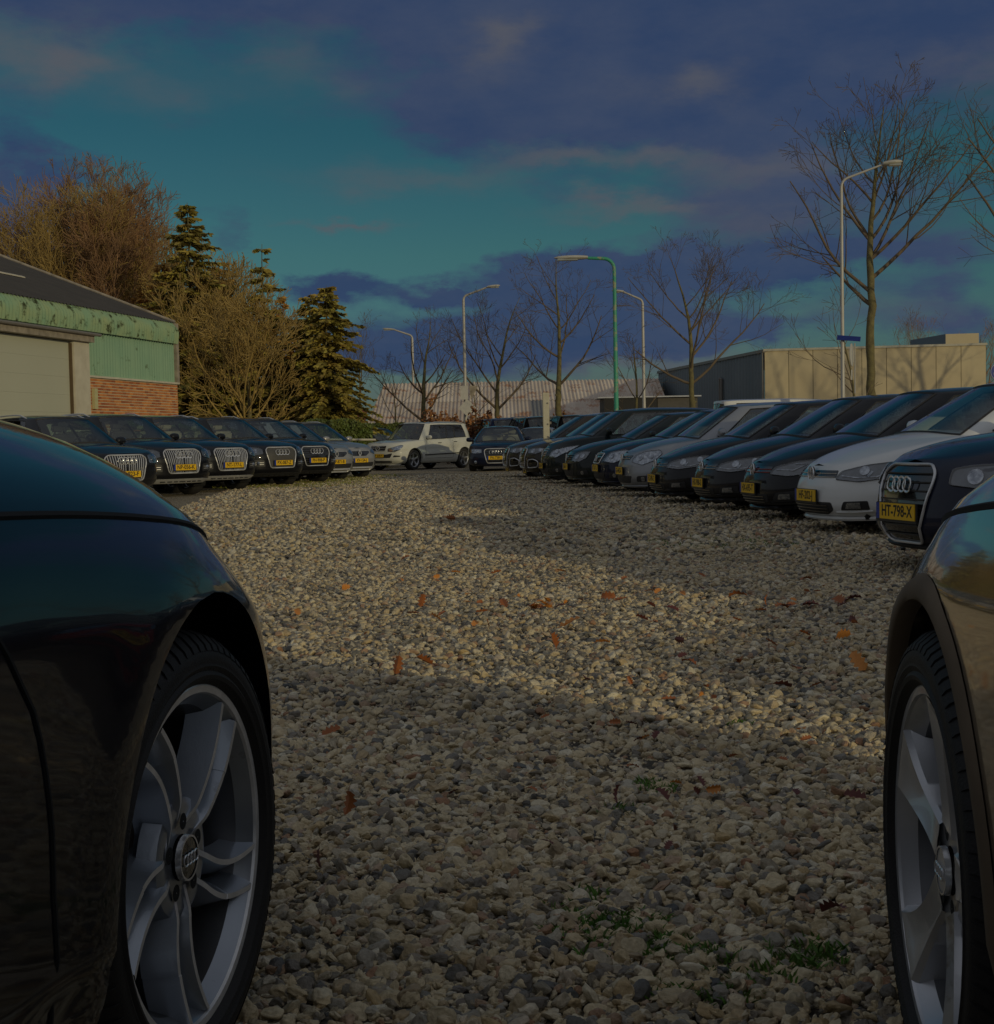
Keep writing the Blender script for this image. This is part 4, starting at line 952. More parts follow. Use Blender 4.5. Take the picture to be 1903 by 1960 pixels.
for sg in (1, -1):
    f = c.patch([(.52, .32), (.84, .34), (.88, .46), (.74, .52), (.56, .50)], .004, M_GLOSSBLK, 'side_intake', mir=sg < 0, rad=.05); c.frame([(.52, .32), (.84, .34), (.88, .46), (.74, .52), (.56, .50)], .012, .012, M_SATIN, 'intake_ring', f, rad=.05, mir=sg < 0)
finish(c, W_TWIN, .25, 'SX-406-D'); place(c.root, X_at(998, 34.2), 34.2, face(HGR))
r = clone(c, 'dark brown car with chrome-ringed side intake, farther of the two alike', 'TF-183-B'); place(r, X_at(965, 37.2), 37.2, face(HGR))
# --- the row goes on towards the camera, hidden behind the bronze car; its shade lies on the gravel
c = start(dict(CROSS), P_RED, 'red crossover in the shaded row, next to the dark blue one with the tall grille', 'car', RG); front_generic(c, .62, .76, .36, 'vw', 3, barm=M_BLACK); finish(c, W_TWIN, .5, 'SK-729-T'); place(c.root, 3.82, 7.5, face(262))
c = start(dict(MPV), P_GREY, 'grey people carrier at the near end of the shaded row', 'car', RG); front_generic(c, .60, .78, .34, 'vw', 3, barm=M_BLACK); finish(c, W_FIVE, .45, 'PF-365-X'); place(c.root, 4.12, 5.1, face(262))
c = start(dict(HATCH), P_BLACK, 'black hatchback in the shaded row, level with the bronze car', 'car', RG); front_golf(c); finish(c, W_FIVE, .372, 'RB-508-G'); place(c.root, 4.45, 2.7, face(262))
r = clone(c, 'black hatchback in the shaded row, behind the bronze car', 'RL-940-D'); place(r, 4.8, .2, face(262))
c = start(dict(SUV), P_NAVY, 'dark blue off-roader at the near end of the shaded row', 'car', RG); front_q5(c, 'h'); finish(c, W_SUV, .56, 'SG-117-V'); place(c.root, 5.05, -2.3, face(262))
r = clone(c, 'dark blue off-roader, last of the shaded row behind the camera', 'SG-640-K'); place(r, 5.4, -4.8, face(262))
# --- far end
c = start(dict(SALOON), P_NAVY, 'black saloon facing the camera at the end of the shaded row', 'car', 'cars across the far end of the lot', seatmat=M_SEATL)
singleframe(c, .36, .26, .27, .71, 'h', M_SATIN, M_GLOSSBLK, ringz=.61, ringr=.062, nb=8, fr=.014)
lamps(c, [(.44, .58), (.74, .57), (.92, .61), (.95, .69), (.80, .71), (.46, .70)], 'refl', False)
for sg in (1, -1): p = c.P(.66*sg, .30, .01); d = MB(); d.lathe([(p.y-.02, .05), (p.y+.01, .048), (p.y+.015, .001)], 16, axis='Y', c=(p.x, 0, p.z)); d.build('fog_light', M_LAMP, c.root)
finish(c, W_FIVE, .43, 'PA-738-J'); place(c.root, X_at(948, 46.0), 46.0, face(184))
c = start(dict(BOXY), P_CREAM, 'white boxy off-roader standing across the end of the gravel', 'car', 'cars across the far end of the lot', glass_rear=M_GLASSD)
front_generic(c, .68, .86, .36, 'star', 3, [(.44, .66), (.68, .64), (.88, .72), (1.0, .86), (.90, .88), (.62, .80), (.44, .76)], dark=False, low=False)
c.patch([(-.52, .44), (.52, .44), (.60, .60), (.34, .56), (-.34, .56), (-.60, .60)], .004, M_BLACK, 'lower_intake', rad=.03)
c.patch([(-.55, .27), (.55, .27), (.58, .34), (-.58, .34)], .004, M_BLACK, 'skid_plate_slot', rad=.02)
for sg in (1, -1):
    f = c.patch([(.62, .46), (.86, .47), (.90, .51), (.66, .53)], .004, M_BLACK, 'fog_light_surround', mir=sg < 0, rad=.01)
i = next(k for k, cc in enumerate(c.cols) if c.plan(cc, .6)[0] >= 1.45); m1 = c.mtab[i]
c.strip([(m1, .52), (m1+1.95, .56)], .02, .006, M_BLACK, 'door_moulding', both=True); rails(c)
finish(c, make_wheel(.36, .25, .22, 5, 'five'), .52, 'NP-608-N'); place(c.root, X_at(724, 51.0), 51.0, face(217)); GLK = c
# --- left row, near to far
aL = face(132)
LX = [(243, 25.7), (352, 28.1), (445, 30.4), (541, 32.7), (607, 35.0), (646, 37.3), (690, 39.6)]
cQ = start(dict(SUV), P_BLACK, 'black off-roader with chrome-barred grille and plate NP-056-K', 'car', LG, name='parked_car', seatmat=M_SEATD); front_q5(cQ); finish(cQ, W_SUV, .56, 'NP-056-K', off=.03)
place(cQ.root, X_at(LX[1][0], LX[1][1]), LX[1][1], aL)
r = clone(cQ, 'black off-roader with chrome-barred grille and plate NT-177-L', 'NT-177-L'); place(r, X_at(*LX[2]), LX[2][1], aL)
for o in r.children:
    if o.name.startswith(('seat', 'rear_bench')):
        o.data = o.data.copy(); o.data.materials[0] = M_SEATL
        for q in o.children: q.data = q.data.copy(); q.data.materials[0] = M_SEATL
c = start(dict(SUV, E=[(a, b-.07) for a, b in SUV['E']], s0=[(a-.03, b) for a, b in SUV['s0']], roof=[(a, b-.06) for a, b in SUV['roof']]), P_GREY, 'dark grey estate car with bright vertical grille bars behind the blue-black bonnet', 'car', LG)
singleframe(c, .43, .33, .38, .82, 'v', M_SATIN, None, ringz=.725, ringr=.060, nb=17, fr=.013, barm=M_SATIN)
lamps(c, [(.50, .68), (.80, .66), (1.0, .70), (1.03, .80), (.92, .835), (.60, .83), (.50, .80)], 'refl', False); rails(c)
finish(c, W_SUV, .49, 'NR-923-F', off=.03); place(c.root, X_at(*LX[0]), LX[0][1], aL)
M_MESHG = mat('grey_grille_mesh', (0.10, 0.095, 0.085), .5, .3)
c = start(dict(SUV), P_BLACK, 'black off-roader with plain grey mesh grille and plate PX-087-Z', 'car', LG, seatmat=M_SEATL); front_q5(c, None, M_SATIN, fill=M_MESHG); finish(c, W_SUV, .56, 'PX-087-Z', off=.03)
place(c.root, X_at(*LX[3]), LX[3][1], aL)
c = start(dict(SUV), P_BLACK, 'black off-roader with horizontal grille bars and plate PH-908-P', 'car', LG); front_q5(c, 'h', M_SATIN); finish(c, W_SUV, .575, 'PH-908-P', off=.03)
place(c.root, X_at(*LX[4]), LX[4][1], aL)
def front_cross(c):
    g = c.patch([(-.40, .70), (-.22, .62), (.22, .62), (.40, .70), (.42, .77), (-.42, .77)], .004, M_GLOSSBLK, 'grille', rad=.02)
    c.strip([(-.42, .755), (.42, .755)], .008, .01, M_CHROME, 'grille_bar'); badge_disc(c, .70, .07, .02, 'diamond')
    lamps(c, [(.47, .70), (.74, .66), (.95, .70), (1.02, .80), (.85, .80), (.5, .77)], 'led', False)
    c.patch([(-.50, .34), (.50, .34), (.56, .45), (-.56, .45)], .004, M_BLACK, 'lower_intake', rad=.03)
    c.frame([(-.46, .25), (.46, .25), (.52, .31), (-.52, .31)], .016, .012, M_SATIN, 'skid_frame', rad=.03)
    for sg in (1, -1): c.patch([(.62, .36), (.84, .38), (.82, .50), (.62, .50)], .004, M_BLACK, 'fog_light_surround', mir=sg < 0, rad=.03)
    rails(c)
cC = start(dict(CROSS), P_SILVB, 'silver crossover with diamond badge and bright skid frame, last of the sunlit row', 'car', LG); front_cross(cC); finish(cC, W_TWIN, .50, 'XV-154-J')
place(cC.root, X_at(*LX[6]), LX[6][1], aL)
r = clone(cC, 'silver crossover mostly hidden behind the one with the skid frame', 'XP-871-B'); place(r, X_at(*LX[5]), LX[5][1], aL)
# --- cars further back
BG = 'cars standing behind the parked rows'
def simple(spec, pm, label, cat, x, Y, h, glass=None, g=BG, railsm=False):
    c = start(spec, pm, label, cat, g, glass_rear=glass); tails(c); c.mirrors(pm); c.wheels(W_TWIN)
    if railsm: rails(c)
    b = MB(); L = c.L; b.box((0, -L-.005, .62), (.52, .012, .11)); b.build('rear_plate', M_PLATE, c.root)
    place(c.root, x, Y, face(h)); return c
simple(dict(CROSS), P_NAVY, 'dark blue car whose windscreen shows left of the white off-roader', 'car', X_at(790, 58.0), 58.0, 133)
simple(dict(CROSS), P_GREY, 'dark grey car behind the silver crossover, only roof and glass showing', 'car', X_at(712, 54.5), 54.5, 133)
simple(dict(SALOON), P_SILVB, 'grey car with pale pillars between the black saloon and the dark row', 'car', X_at(1010, 52), 52.0, 190)
simple(dict(VAN), P_BLUEV, 'dark blue van seen from behind, first past the white off-roader', 'van', X_at(925, 66), 66.0, 345, M_GLASSD)
simple(dict(VAN), P_GREY, 'grey van seen from behind above the black saloon', 'van', X_at(985, 64), 64.0, 345, M_GLASSD, railsm=True)
simple(dict(VAN), P_BLACK, 'black van seen from behind next to the white post', 'van', X_at(1045, 62), 62.0, 345, M_GLASSD)
simple(dict(VAN), P_WHITE, 'white van with a tall red tail light behind the dark row', 'van', X_at(1120, 58), 58.0, 345, M_GLASSD)
simple(dict(MPV), P_NAVY, 'dark blue car behind the green lamp post, only its roof in view', 'car', X_at(1150, 54), 54.0, 276)
simple(dict(SUV), P_SILVER, 'silver car with roof rails behind the shaded row', 'car', X_at(1215, 47), 47.0, 276, railsm=True)
simple(dict(SUV), P_RED, 'red car whose roof shows beside the tree trunk', 'car', X_at(1268, 44), 44.0, 276)
simple(dict(VAN, roof=[(a, b+.16) for a, b in VAN['roof']]), P_WHITE, 'long white van whose sunlit roof shows above the shaded row', 'van', X_at(1655, 46), 46.0, 86)
# ------------------------------------------------------------------ foreground cars
def fancy_wheel(kind):
    rr, rw, wd = .255, .335, .235; n = 96
    m1 = M_FW1 if kind == 'left' else M_FW2
    rim = MB()
    rim.lathe([(-wd+.02, rr-.004), (-wd+.018, rr-.03), (-.16, rr-.05), (-.075, rr-.044), (-.03, rr-.030)], n, 2); rim.lathe([(-.03, rr-.030), (-.014, rr-.020), (-.006, rr-.014)], n)
    rim.lathe([(-.006, rr-.014), (-.0015, rr-.012), (-.0005, rr-.002), (-.003, rr+.003), (-.012, rr+.004)], n, 1)
    hub = -.024 if kind == 'left' else -.028
    rim.lathe([(hub-.03, .098), (hub-.004, .088), (hub, .074), (hub-.006, .050), (hub-.004, .034)], 40)
    lug = MB()
    for k in range(5):
        a = 2*PI*(k+.5)/5-PI/2; c = Vector((0, .054*math.cos(a), .054*math.sin(a)))
        lug.lathe([(hub+.0015, .0125), (hub+.002, .001)], 14, c=(0, c.y, c.z))
    K = 22
    for k in range(5):
        a0 = 2*PI*k/5
        if kind == 'left':
            a0 = 2*PI*k/5-PI/2
            for sw in (-1, 1):
                rows = []
                for q in range(K+1):
                    f = q/K; r = .040+(rr-.016-.040)*f; er = Vector((0, math.cos(a0), math.sin(a0))); et = Vector((0, -math.sin(a0), math.cos(a0)))
                    off = sw*(.019+.013*f)-.026*math.sin(PI*f)*(.8+.2*f)-.004     # both arms bow the same way
                    rad_ = math.sqrt(max(1e-6, r*r-off*off)) if f > .6 else r*(1-.0*f)
                    top = hub-.006+.012*min(1, f*5)+(-.007-hub)*f**1.4; dip = .040*min(1, f*3.0)*(1-.25*f); inner = -sw
                    # bright ridge on the outside of the pair; faces fall to the shared valley inside and steeply outside
                    wv_ = abs(.019+.013*f)
                    pr = [(off-inner*.019, top-.052), (off-inner*.012, top-.030), (off-inner*.0042, top-.0012), (off+inner*.0042, top-.0012), (off+inner*(wv_*.80-.002), top-dip), (off+inner*(wv_*.86), top-dip-.016)]
                    if sw < 0: pr = pr[::1]
                    else: pr = pr[::-1]
                    rows.append([er*rad_+et*y+Vector((x, 0, 0)) for y, x in pr])
                rim.grid(rows); nv = len(rim.f)
                for idx in range(nv-K*5, nv):
                    if (idx-(nv-K*5)) % 5 == 2: rim.m[idx] = 1
        else:
            rows = []; a0 = 2*PI*k/5+R(80)
            for q in range(K+1):
                f = q/K; r = .060+(rr-.018-.060)*f; a = a0+.04*math.sin(PI*f)
                top = hub+.004+(-.005-hub)*f**1.3; half = .036+.030*f**2.4-.006*math.sin(PI*f); dep = .06-.02*f
                er = Vector((0, math.cos(a), math.sin(a))); et = Vector((0, -math.sin(a), math.cos(a)))
                gr = .014*math.sin(PI*min(1, f*1.05))**.6
                pr = [(-half*1.12, top-dep), (-half, top-.008), (-half*.82, top), (-half*.45, top-.001-gr*.5), (0, top-gr), (half*.45, top-.001-gr*.5), (half*.82, top), (half, top-.008), (half*1.12, top-dep)]
                rows.append([er*r+et*y+Vector((x, 0, 0)) for y, x in pr])
            rim.grid(rows)
    ro = rim.build('wheel', [m1, M_CUT if kind == 'left' else m1, M_BARREL], None, angle=32)
    lug.build('lug_hole', M_UNDER, ro)
    cap = MB(); cap.lathe([(hub+.004, .034), (hub+.009, .031), (hub+.010, .001)], 32); cp = cap.build('centre_cap', M_GLOSSBLK if kind == 'left' else M_SATIN, ro)
    cb = MB(); cb.lathe([(hub+.002, .0345), (hub+.0105, .0335), (hub+.0105, .0305)], 32); cb.build('cap_ring', M_CHROME, cp)
    bd = MB()
    for i in range(4):
        cx = (i-1.5)*.0118; bd.loop([(hub+.0125, cx+.0082*math.cos(t), .0082*math.sin(t)) for t in [2*PI*q/18 for q in range(18)]], .0014, 5)
    bd.build('badge', M_CHROME, cp)
    ty = MB(); sw = rw-rr
    prof = [(-wd, rr-.005), (-wd-.014, rr+sw*.35), (-wd-.010, rr+sw*.8), (-wd+.014, rw-.004), (-wd+.045, rw), (-.150, rw+.001), (-.148, rw-.008), (-.138, rw-.008), (-.136, rw+.001), (-.098, rw+.001), (-.096, rw-.008), (-.086, rw-.008), (-.084, rw+.001), (-.048, rw), (-.030, rw-.003), (-.012, rw-.010), (.002, rw-.022), (.009, rr+sw*.60), (.0115, rr+sw*.44), (.0105, rr+sw*.40), (.012, rr+sw*.34), (.008, rr+.020), (.012, rr+.014), (.010, rr+.008), (.001, rr+.003), (-.006, rr-.006)]
    ty.lathe(prof, n)
    # sipes over the shoulder: little blocks standing proud, one after the other
    for k in range(78):
        a = 2*PI*k/78; da = 2*PI/78*.70; rows = []
        for x, r in ((-.062, rw+.0035), (-.030, rw+.0005), (-.011, rw-.0062), (.0045, rw-.021), (.0085, rw-.030)):
            sk = (x+.03)*.9
            rows.append([Vector((x+.002*(.5 if r < rw-.01 else 0), r*math.cos(a+da*t+sk), r*math.sin(a+da*t+sk))) for t in (0, 1)])
        ty.grid(rows); rr0 = [[p-Vector((0, p.y, p.z)).normalized()*.006-Vector((.003, 0, 0)) for p in row] for row in rows]
        for s_ in (0, 1): ty.grid([[row[s_] for row in rows], [row[s_] for row in rr0]])
    to = ty.build('tyre', M_TYRE2, ro, angle=35)
    # raised sidewall marks
    for k, w_ in ((0, 'LOAD 97 Y'), (1, '245/40 R19'), (2, 'RADIAL TUBELESS')):
        pass
    dk = MB(); dk.lathe([(-.125, .001), (-.125, .075), (-.12, .085), (-.12, .160), (-.123, .162), (-.145, .162), (-.145, .08)], 48); dk.build('brake_disc', M_ALLOYD, ro)
    return ro
M_FW1 = mat('grey_cast_alloy', (0.37, 0.41, 0.47), .30, .65, coat=.8, col2=(0.27, 0.30, 0.35), nscale=6, wear=((0.10, 0.095, 0.09), 7, .64), bump=.03, bscale=300)
M_FW2 = mat('silver_cast_alloy', (0.62, 0.64, 0.69), .36, .55, coat=.7, col2=(0.44, 0.44, 0.45), nscale=5, wear=((0.24, 0.20, 0.16), 9, .62), bump=.03, bscale=300)
M_BARREL = mat('wheel_barrel', (0.15, 0.155, 0.17), .4, .6, col2=(0.06, 0.06, 0.062), nscale=6)
M_CUT = mat('diamond_cut_edge', (0.85, 0.85, 0.86), .30, .45, col2=(0.6, 0.6, 0.6), nscale=30)
M_TYRE2 = mat('tyre_rubber_near', (0.010, 0.010, 0.011), .66, col2=(0.018, 0.016, 0.015), nscale=9, bump=.15, bscale=260, wear=((0.03, 0.026, 0.02), 16, .66))
P_FL = paint('blue_black_pearl_paint', (0.003, 0.004, 0.009), ior=1.33, dust=.0, rough=.3)
P_FR = paint('dark_bronze_paint', (0.32, 0.27, 0.21), ior=1.6, dust=.16, rough=.16, metal=.92)
fg = []
for side, pm, hub, ang, steer, kind, sp_ in (('L', P_FL, (-.447, 2.13), 7.0, 4.2, 'left', dict(COUPE, flare=.016, fbulge=.010)), ('R', P_FR, (.588, 2.0), 5.0, 0.3, 'right', dict(COUPE, w=.91, Ra=.376))):
    c = Car(sp_, 'black coupe with a twin-spoke alloy wheel, close by on the gravel' if side == 'L' else 'dusty dark bronze car with a broad five-spoke wheel, close by on the gravel', 'car', 'cars flanking the camera', 'parked_car', hires=True)
    c.pm = pm; c.body(pm); sg = 1 if side == 'L' else -1
    c.mirrors(pm); handles(c, pm); tails(c)
    # shut lines: bonnet edge, door, sill
    for q in (1, -1):
        zl = lambda d: c.E(d)-.022
        cols_ = [(c.mtab[i], c.plan(cc, c.E(c.plan(cc, .7)[0])-.022)[0]) for i, cc in enumerate(c.cols) if .28 < c.plan(cc, .7)[0] < 1.62]
        c.strip([(m_, zl(d_)) for m_, d_ in cols_][::2], .006, -.001, M_UNDER, 'panel_gap', sg_=q, h=.1)
        im = [c.mtab[i] for i, cc in enumerate(c.cols) if c.plan(cc, .5)[0] >= c.sp['fo']+c.Ra+.13][0]
        c.strip([(im, .22), (im+.012, .45), (im+.0, .66), (im-.02, .87)], .004, -.0005, M_UNDER, 'panel_gap', sg_=q, h=.04)
        im2 = [c.mtab[i] for i, cc in enumerate(c.cols) if c.plan(cc, .5)[0] <= c.sp['fo']-c.Ra-.01][-1]
        c.strip([(im2-.01, .46), (im2-.06, .60), (im2-.12, .66)], .0035, -.0005, M_UNDER, 'panel_gap', sg_=q, h=.03)
    c.patch([(.56, .56), (.90, .565), (1.02, .62), (.95, .665), (.62, .655)], .004, M_LAMPD, 'headlight', both=True, rad=.02)
    c.patch([(.56, .56), (.90, .565), (1.02, .62), (.95, .665), (.62, .655)], .012, M_LENS, 'lamp_lens', both=True, rad=.02)
    singleframe(c, .38, .28, .22, .64, 'h', M_SATIN, ringz=.55, ringr=.05)
    im = [c.mtab[i] for i, cc in enumerate(c.cols) if c.plan(cc, .5)[0] >= c.sp['fo']+c.Ra+.03][0]
    if side == 'R':
        M_DUST = mat('dusty_arch_trim', (.17, .125, .08), .8, col2=(.11, .08, .05), nscale=9)
        for ax in (c.sp['fo'], c.sp['ro']):
            for q in (1, -1):
                b = MB(); rows = []
                for dr, o_ in ((-.004, -.02), (0, .005), (.008, .009), (.028, .008), (.036, .001)):
                    row = []
                    for k2 in range(41):
                        an = -.30+(PI+.60)*k2/40; d_ = ax-(c.Ra+dr)*math.cos(an); z_ = max(c.zb+.02, c.sp['rw']+(c.Ra+dr)*math.sin(an)); row.append(Vector((q*(c.lat(d_, z_)+o_), -d_, z_)))
                    rows.append(row)
                b.grid(rows); b.build('wheel_arch_trim', M_DUST, c.root, angle=60)
    wv = fancy_wheel(kind); c.wheels(wv, spin=0.0, track_in=.020 if side == 'L' else .004, steer=-R(steer) if side == 'L' else -R(steer))
    # place: front wheel hub (nearest) on its measured spot
    a = R(ang); rot = Matrix.Rotation(-a, 3, 'Z'); lh = rot @ Vector((sg*(c.w-(.017 if side == 'L' else .005)), -c.sp['fo'], 0))
    c.root.location = (hub[0]-lh.x, hub[1]-lh.y, 0); c.root.rotation_euler = (0, 0, -a); fg.append(c)
def drop(o):
    for q in list(o.children): drop(q)
    bpy.data.objects.remove(o)
for o in [o for o in bpy.data.objects if o.parent is None and o.name.startswith('wheel') and o.type == 'MESH']: drop(o)
# ------------------------------------------------------------------ buildings
M_GREEN = mat('green_corrugated_sheet', (.21, .36, .25), .55, col2=(.26, .40, .27), nscale=1.2, wear=((.05, .07, .02), 2.3, .60), spec=.3)
M_GREEN2 = mat('mossy_green_corrugated_sheet', (.22, .37, .24), .6, col2=(.31, .38, .20), nscale=2, wear=((.035, .045, .012), 3.2, .535), spec=.3)
M_ROOFG = mat('dark_fibre_cement_roof', (.055, .05, .048), .85, col2=(.075, .068, .062), nscale=1.5, wear=((.16, .15, .10), 2.2, .66))
M_DOORW = mat('cream_overhead_door', (.52, .52, .41), .5, col2=(.49, .49, .38), nscale=.4)
M_TRIMW = mat('weathered_white_trim', (.68, .63, .50), .6, col2=(.54, .49, .38), nscale=3)
M_TRIMG = mat('grey_timber_trim', (.42, .36, .28), .75, col2=(.20, .17, .13), nscale=5)
M_BRICK = mat('orange_brick', (.60, .22, .07), .85, col2=(.44, .14, .045), nscale=30, island=.35, ncontrast=.6)
M_MORT = mat('pale_mortar', (.66, .58, .40), .9)
M_GUT = mat('grey_gutter', (.22, .20, .18), .5)
def corr(mb, o, u, v, n, W_, H_, pitch=.12, amp=.018, seg=6, curve=None, rows=1, mi=0):
    "corrugated sheet: origin o, along u for W_, up v for H_, ribs run along v, outward n"
    k = int(W_/pitch*seg); rr = []
    for j in range(rows+1):
        f = j/rows; r = []
        for i in range(k+1):
            x = W_*i/k; a = amp*math.cos(2*PI*x/pitch); c_ = curve(f) if curve else (0, f*H_)
            r.append(o+u*x+v*c_[1]+n*(a+c_[0]))
        rr.append(r)
    mb.grid(rr, mi)
def flat(mb, pts, mi=0): mb.add([Vector(p) for p in pts], [tuple(range(len(pts)))], mi)
def prism(mb, o, u, v, n, a, b, c0, c1, d0, d1, mi=0):
    "box spanning [a,b] along u, [c0,c1] along v, [d0,d1] along n"
    vs = [o+u*x+v*y+n*z for x in (a, b) for y in (c0, c1) for z in (d0, d1)]
    mb.add(vs, [(0, 1, 3, 2), (4, 6, 7, 5), (0, 4, 5, 1), (2, 3, 7, 6), (0, 2, 6, 4), (1, 5, 7, 3)], mi)
wh = empty('green_workshop', (-10.4, 46, 0), 0, 'workshop with green corrugated wall, brick base and cream roller door', 'building')
def wp(name, mb, m, **k):
    o = mb.build(name, m, None, **k); o.parent = wh; o.matrix_parent_inverse = Matrix.Translation(-wh.location); return o
ZU = Vector((0, 0, 1)); Cn = Vector((X_at(338, 46), 46.0, 0)); u = Vector((-2.2, -10.3, 0)).normalized(); nrm = Vector((10.3, -2.2, 0)).normalized()   # along the wall, towards the camera; outward
Lw = 16.5; ZE = 4.84; brick_top = 2.98
def dist_at(px):
    "distance along the wall from its far corner where the view ray of photo column px meets it"
    k = X_at(px, 1.0, 720); return (Cn.x-k*Cn.y)/(k*u.y-u.x)
dj = dist_at(165); dj2 = dist_at(136)
# upper green sheets, one object per sheet width
x = 0.0
while x < Lw:
    w_ = min(.96, Lw-x); b = MB(); zb_ = brick_top if x < dj-.05 else 4.02
    if x < dj-.05 and x+w_ > dj: w_ = dj-x
    corr(b, Cn+u*x+ZU*(zb_), u, ZU, nrm, w_, ZE-.62-zb_+.05, .165, .036); wp('wall_sheet', b, M_GREEN, angle=180)
    b = MB(); corr(b, Cn+u*x+ZU*(ZE-.66)+nrm*.05, u, ZU, nrm, w_, .66, .165, .036, curve=lambda f: (.10*math.sin(PI*min(1, f*1.0))*.4+.08-.30*max(0, f-.55)**1.6*2, .66*f), rows=10); wp('eaves_sheet', b, M_GREEN2, angle=180)
    x += w_
b = MB(); prism(b, Cn, u, ZU, nrm, -.16, .02, brick_top-.02, ZE-.02, -.1, .12); wp('corner_board', b, M_TRIMG, smooth=False)
b = MB(); prism(b, Cn, u, ZU, nrm, -.12, dj, brick_top-.06, brick_top-.005, -.05, .13); wp('wall_coping', b, M_TRIMW, smooth=False)
# brick base
b = MB(); prism(b, Cn, u, ZU, nrm, -.10, dj, 0, brick_top-.07, -.2, .055); wp('brick_base', b, M_MORT, smooth=False)
bb = MB(); rs = random.Random(3); zc = .06; row = 0
while zc < brick_top-.13:
    xx = -.09 - (.11 if row % 2 else 0)
    while xx < dj-.02:
        a, e = max(-.095, xx), min(dj-.01, xx+.208); d_ = .066+rs.uniform(-.004, .004)
        if e-a > .03: prism(bb, Cn, u, ZU, nrm, a, e, zc, zc+.058, .0, d_)
        xx += .222
    zc += .0815; row += 1
o = wp('bricks', bb, M_BRICK, smooth=False); o['kind'] = 'stuff'
b = MB(); prism(b, Cn, u, ZU, nrm, dj-.42, dj-.24, 2.05, 2.62, .07, .16); wp('meter_box', b, mat('yellowed_box', (.62, .58, .30), .5), smooth=False)
# door bay
b = MB(); prism(b, Cn, u, ZU, nrm, dj, dj2, 0, 3.86, -.05, .16); wp('door_post', b, M_TRIMW, smooth=False)
b = MB(); prism(b, Cn, u, ZU, nrm, dj2, dj2+.05, 0, 3.80, -.05, .10); wp('door_edge_seal', b, mat('dark_brown_edge', (.12, .08, .04), .7), smooth=False)
for k in range(8): b = MB(); prism(b, Cn, u, ZU, nrm, dj2+.05, Lw, .02+k*.478, .02+(k+1)*.478-.002, -.12, .02); wp('door_panel', b, M_DOORW, smooth=False)
b = MB(); prism(b, Cn, u, ZU, nrm, dj-.05, Lw, 3.86, 4.03, -.06, .30); wp('door_canopy', b, M_TRIMG, smooth=False)
b = MB(); prism(b, Cn, u, ZU, nrm, dj-.08, Lw, 4.03, 4.07, -.06, .34); wp('canopy_board', b, M_TRIMW, smooth=False)
b = MB(); b.tube([Cn+ZU*4.07+u*(dj-.25)+nrm*.38, Cn+ZU*4.07+u*Lw+nrm*.38], .045, 8); wp('gutter', b, M_GUT)
# gable wall at the far end, roof
back = -nrm; rise = math.tan(R(21.5)); Wd = 11.0
b = MB(); flat(b, [Cn, Cn+back*2*Wd, Cn+back*2*Wd+ZU*ZE, Cn+back*Wd+ZU*(ZE+Wd*rise), Cn+ZU*ZE]); wp('gable_wall', b, M_TRIMG, smooth=False)
nsh = 15
for k in range(nsh):
    b = MB(); w_ = (Lw+.3)/nsh; up = (back+ZU*rise).normalized(); corr(b, Cn+u*(-.15+w_*k)+ZU*(ZE+.0)+nrm*.02, u, up, (ZU*math.cos(R(21.5))+nrm*math.sin(R(21.5))), w_, Wd/math.cos(R(21.5)), .177, .022, rows=6); wp('roof_sheet', b, M_ROOFG, angle=180)
b = MB(); flat(b, [Cn+back*Wd+ZU*(ZE+Wd*rise), Cn+back*2*Wd+ZU*ZE, Cn+back*2*Wd+ZU*ZE+u*Lw, Cn+back*Wd+ZU*(ZE+Wd*rise)+u*Lw]); wp('back_roof_slope', b, M_ROOFG, smooth=False)
b = MB(); b.tube([Cn-u*.17+ZU*(ZE+.03), Cn-u*.17+back*Wd+ZU*(ZE+Wd*rise+.03)], .06, 6); wp('verge_trim', b, M_TRIMG)
b = MB()
for k, (a, h_) in enumerate(((4.2, 2.6), (5.6, 3.0))): prism(b, Cn+back*h_+ZU*(ZE+h_*rise+.04), u, (back+ZU*rise).normalized(), ZU, a, a+2.6, 0, .10, 0, .03)
wp('moss_ledge', b, M_TRIMW, smooth=False)
# --- long barn with rusty corrugated roof
M_RUST = mat('rust_stained_roof_sheet', (.58, .48, .38), .8, col2=(.68, .58, .48), nscale=.8, objrand=.16, wear=((.44, .24, .14), .9, .53))
M_RUSTG = mat('grey_replacement_sheet', (.26, .26, .26), .8, objrand=.1)
barn = empty('long_barn', (0, 88, 0), 0, 'long low barn with rust-stained corrugated roof beyond the hedge', 'building')
y0, y1 = 80.5, 88.0; zr, ze = z_at(1000, 731, 88), 2.0; xa, xb = X_at(738, 88), X_at(1275, 84); nsh = 19; sl = math.hypot(y1-y0, zr-ze); upv = Vector((0, y1-y0, zr-ze)).normalized()
def bpart(name, mb, m, **k):
    o = mb.build(name, m, None, **k); o.parent = barn; o.matrix_parent_inverse = Matrix.Translation(-barn.location); return o
for k in range(nsh):
    for j in range(2):
        b = MB(); xx = xa+(xb-xa)*k/nsh; tilt = .0
        corr(b, Vector((xx, y0, ze))+upv*(sl/2*j)+Vector((0, 0, .02*j)), Vector((1, 0, .35*0)), upv, Vector((0, -.3, .95)), (xb-xa)/nsh+.03, sl/2+.06, .22, .035, seg=5, rows=2)
        bpart('roof_sheet', b, M_RUSTG if (k == 10 and j == 0) else M_RUST, angle=180)
b = MB(); flat(b, [(xa, y1, zr), (xa, y0+.05, ze), (xa, y0+.05, 0), (xa, y1*2-y0, 0), (xa, 2*y1-y0, ze)]); flat(b, [(xa, y0+.1, 0), (xb, y0+.1, 0), (xb, y0+.1, ze), (xa, y0+.1, ze)]); bpart('wall', b, mat('barn_boards', (.16, .12, .09), .85), smooth=False)
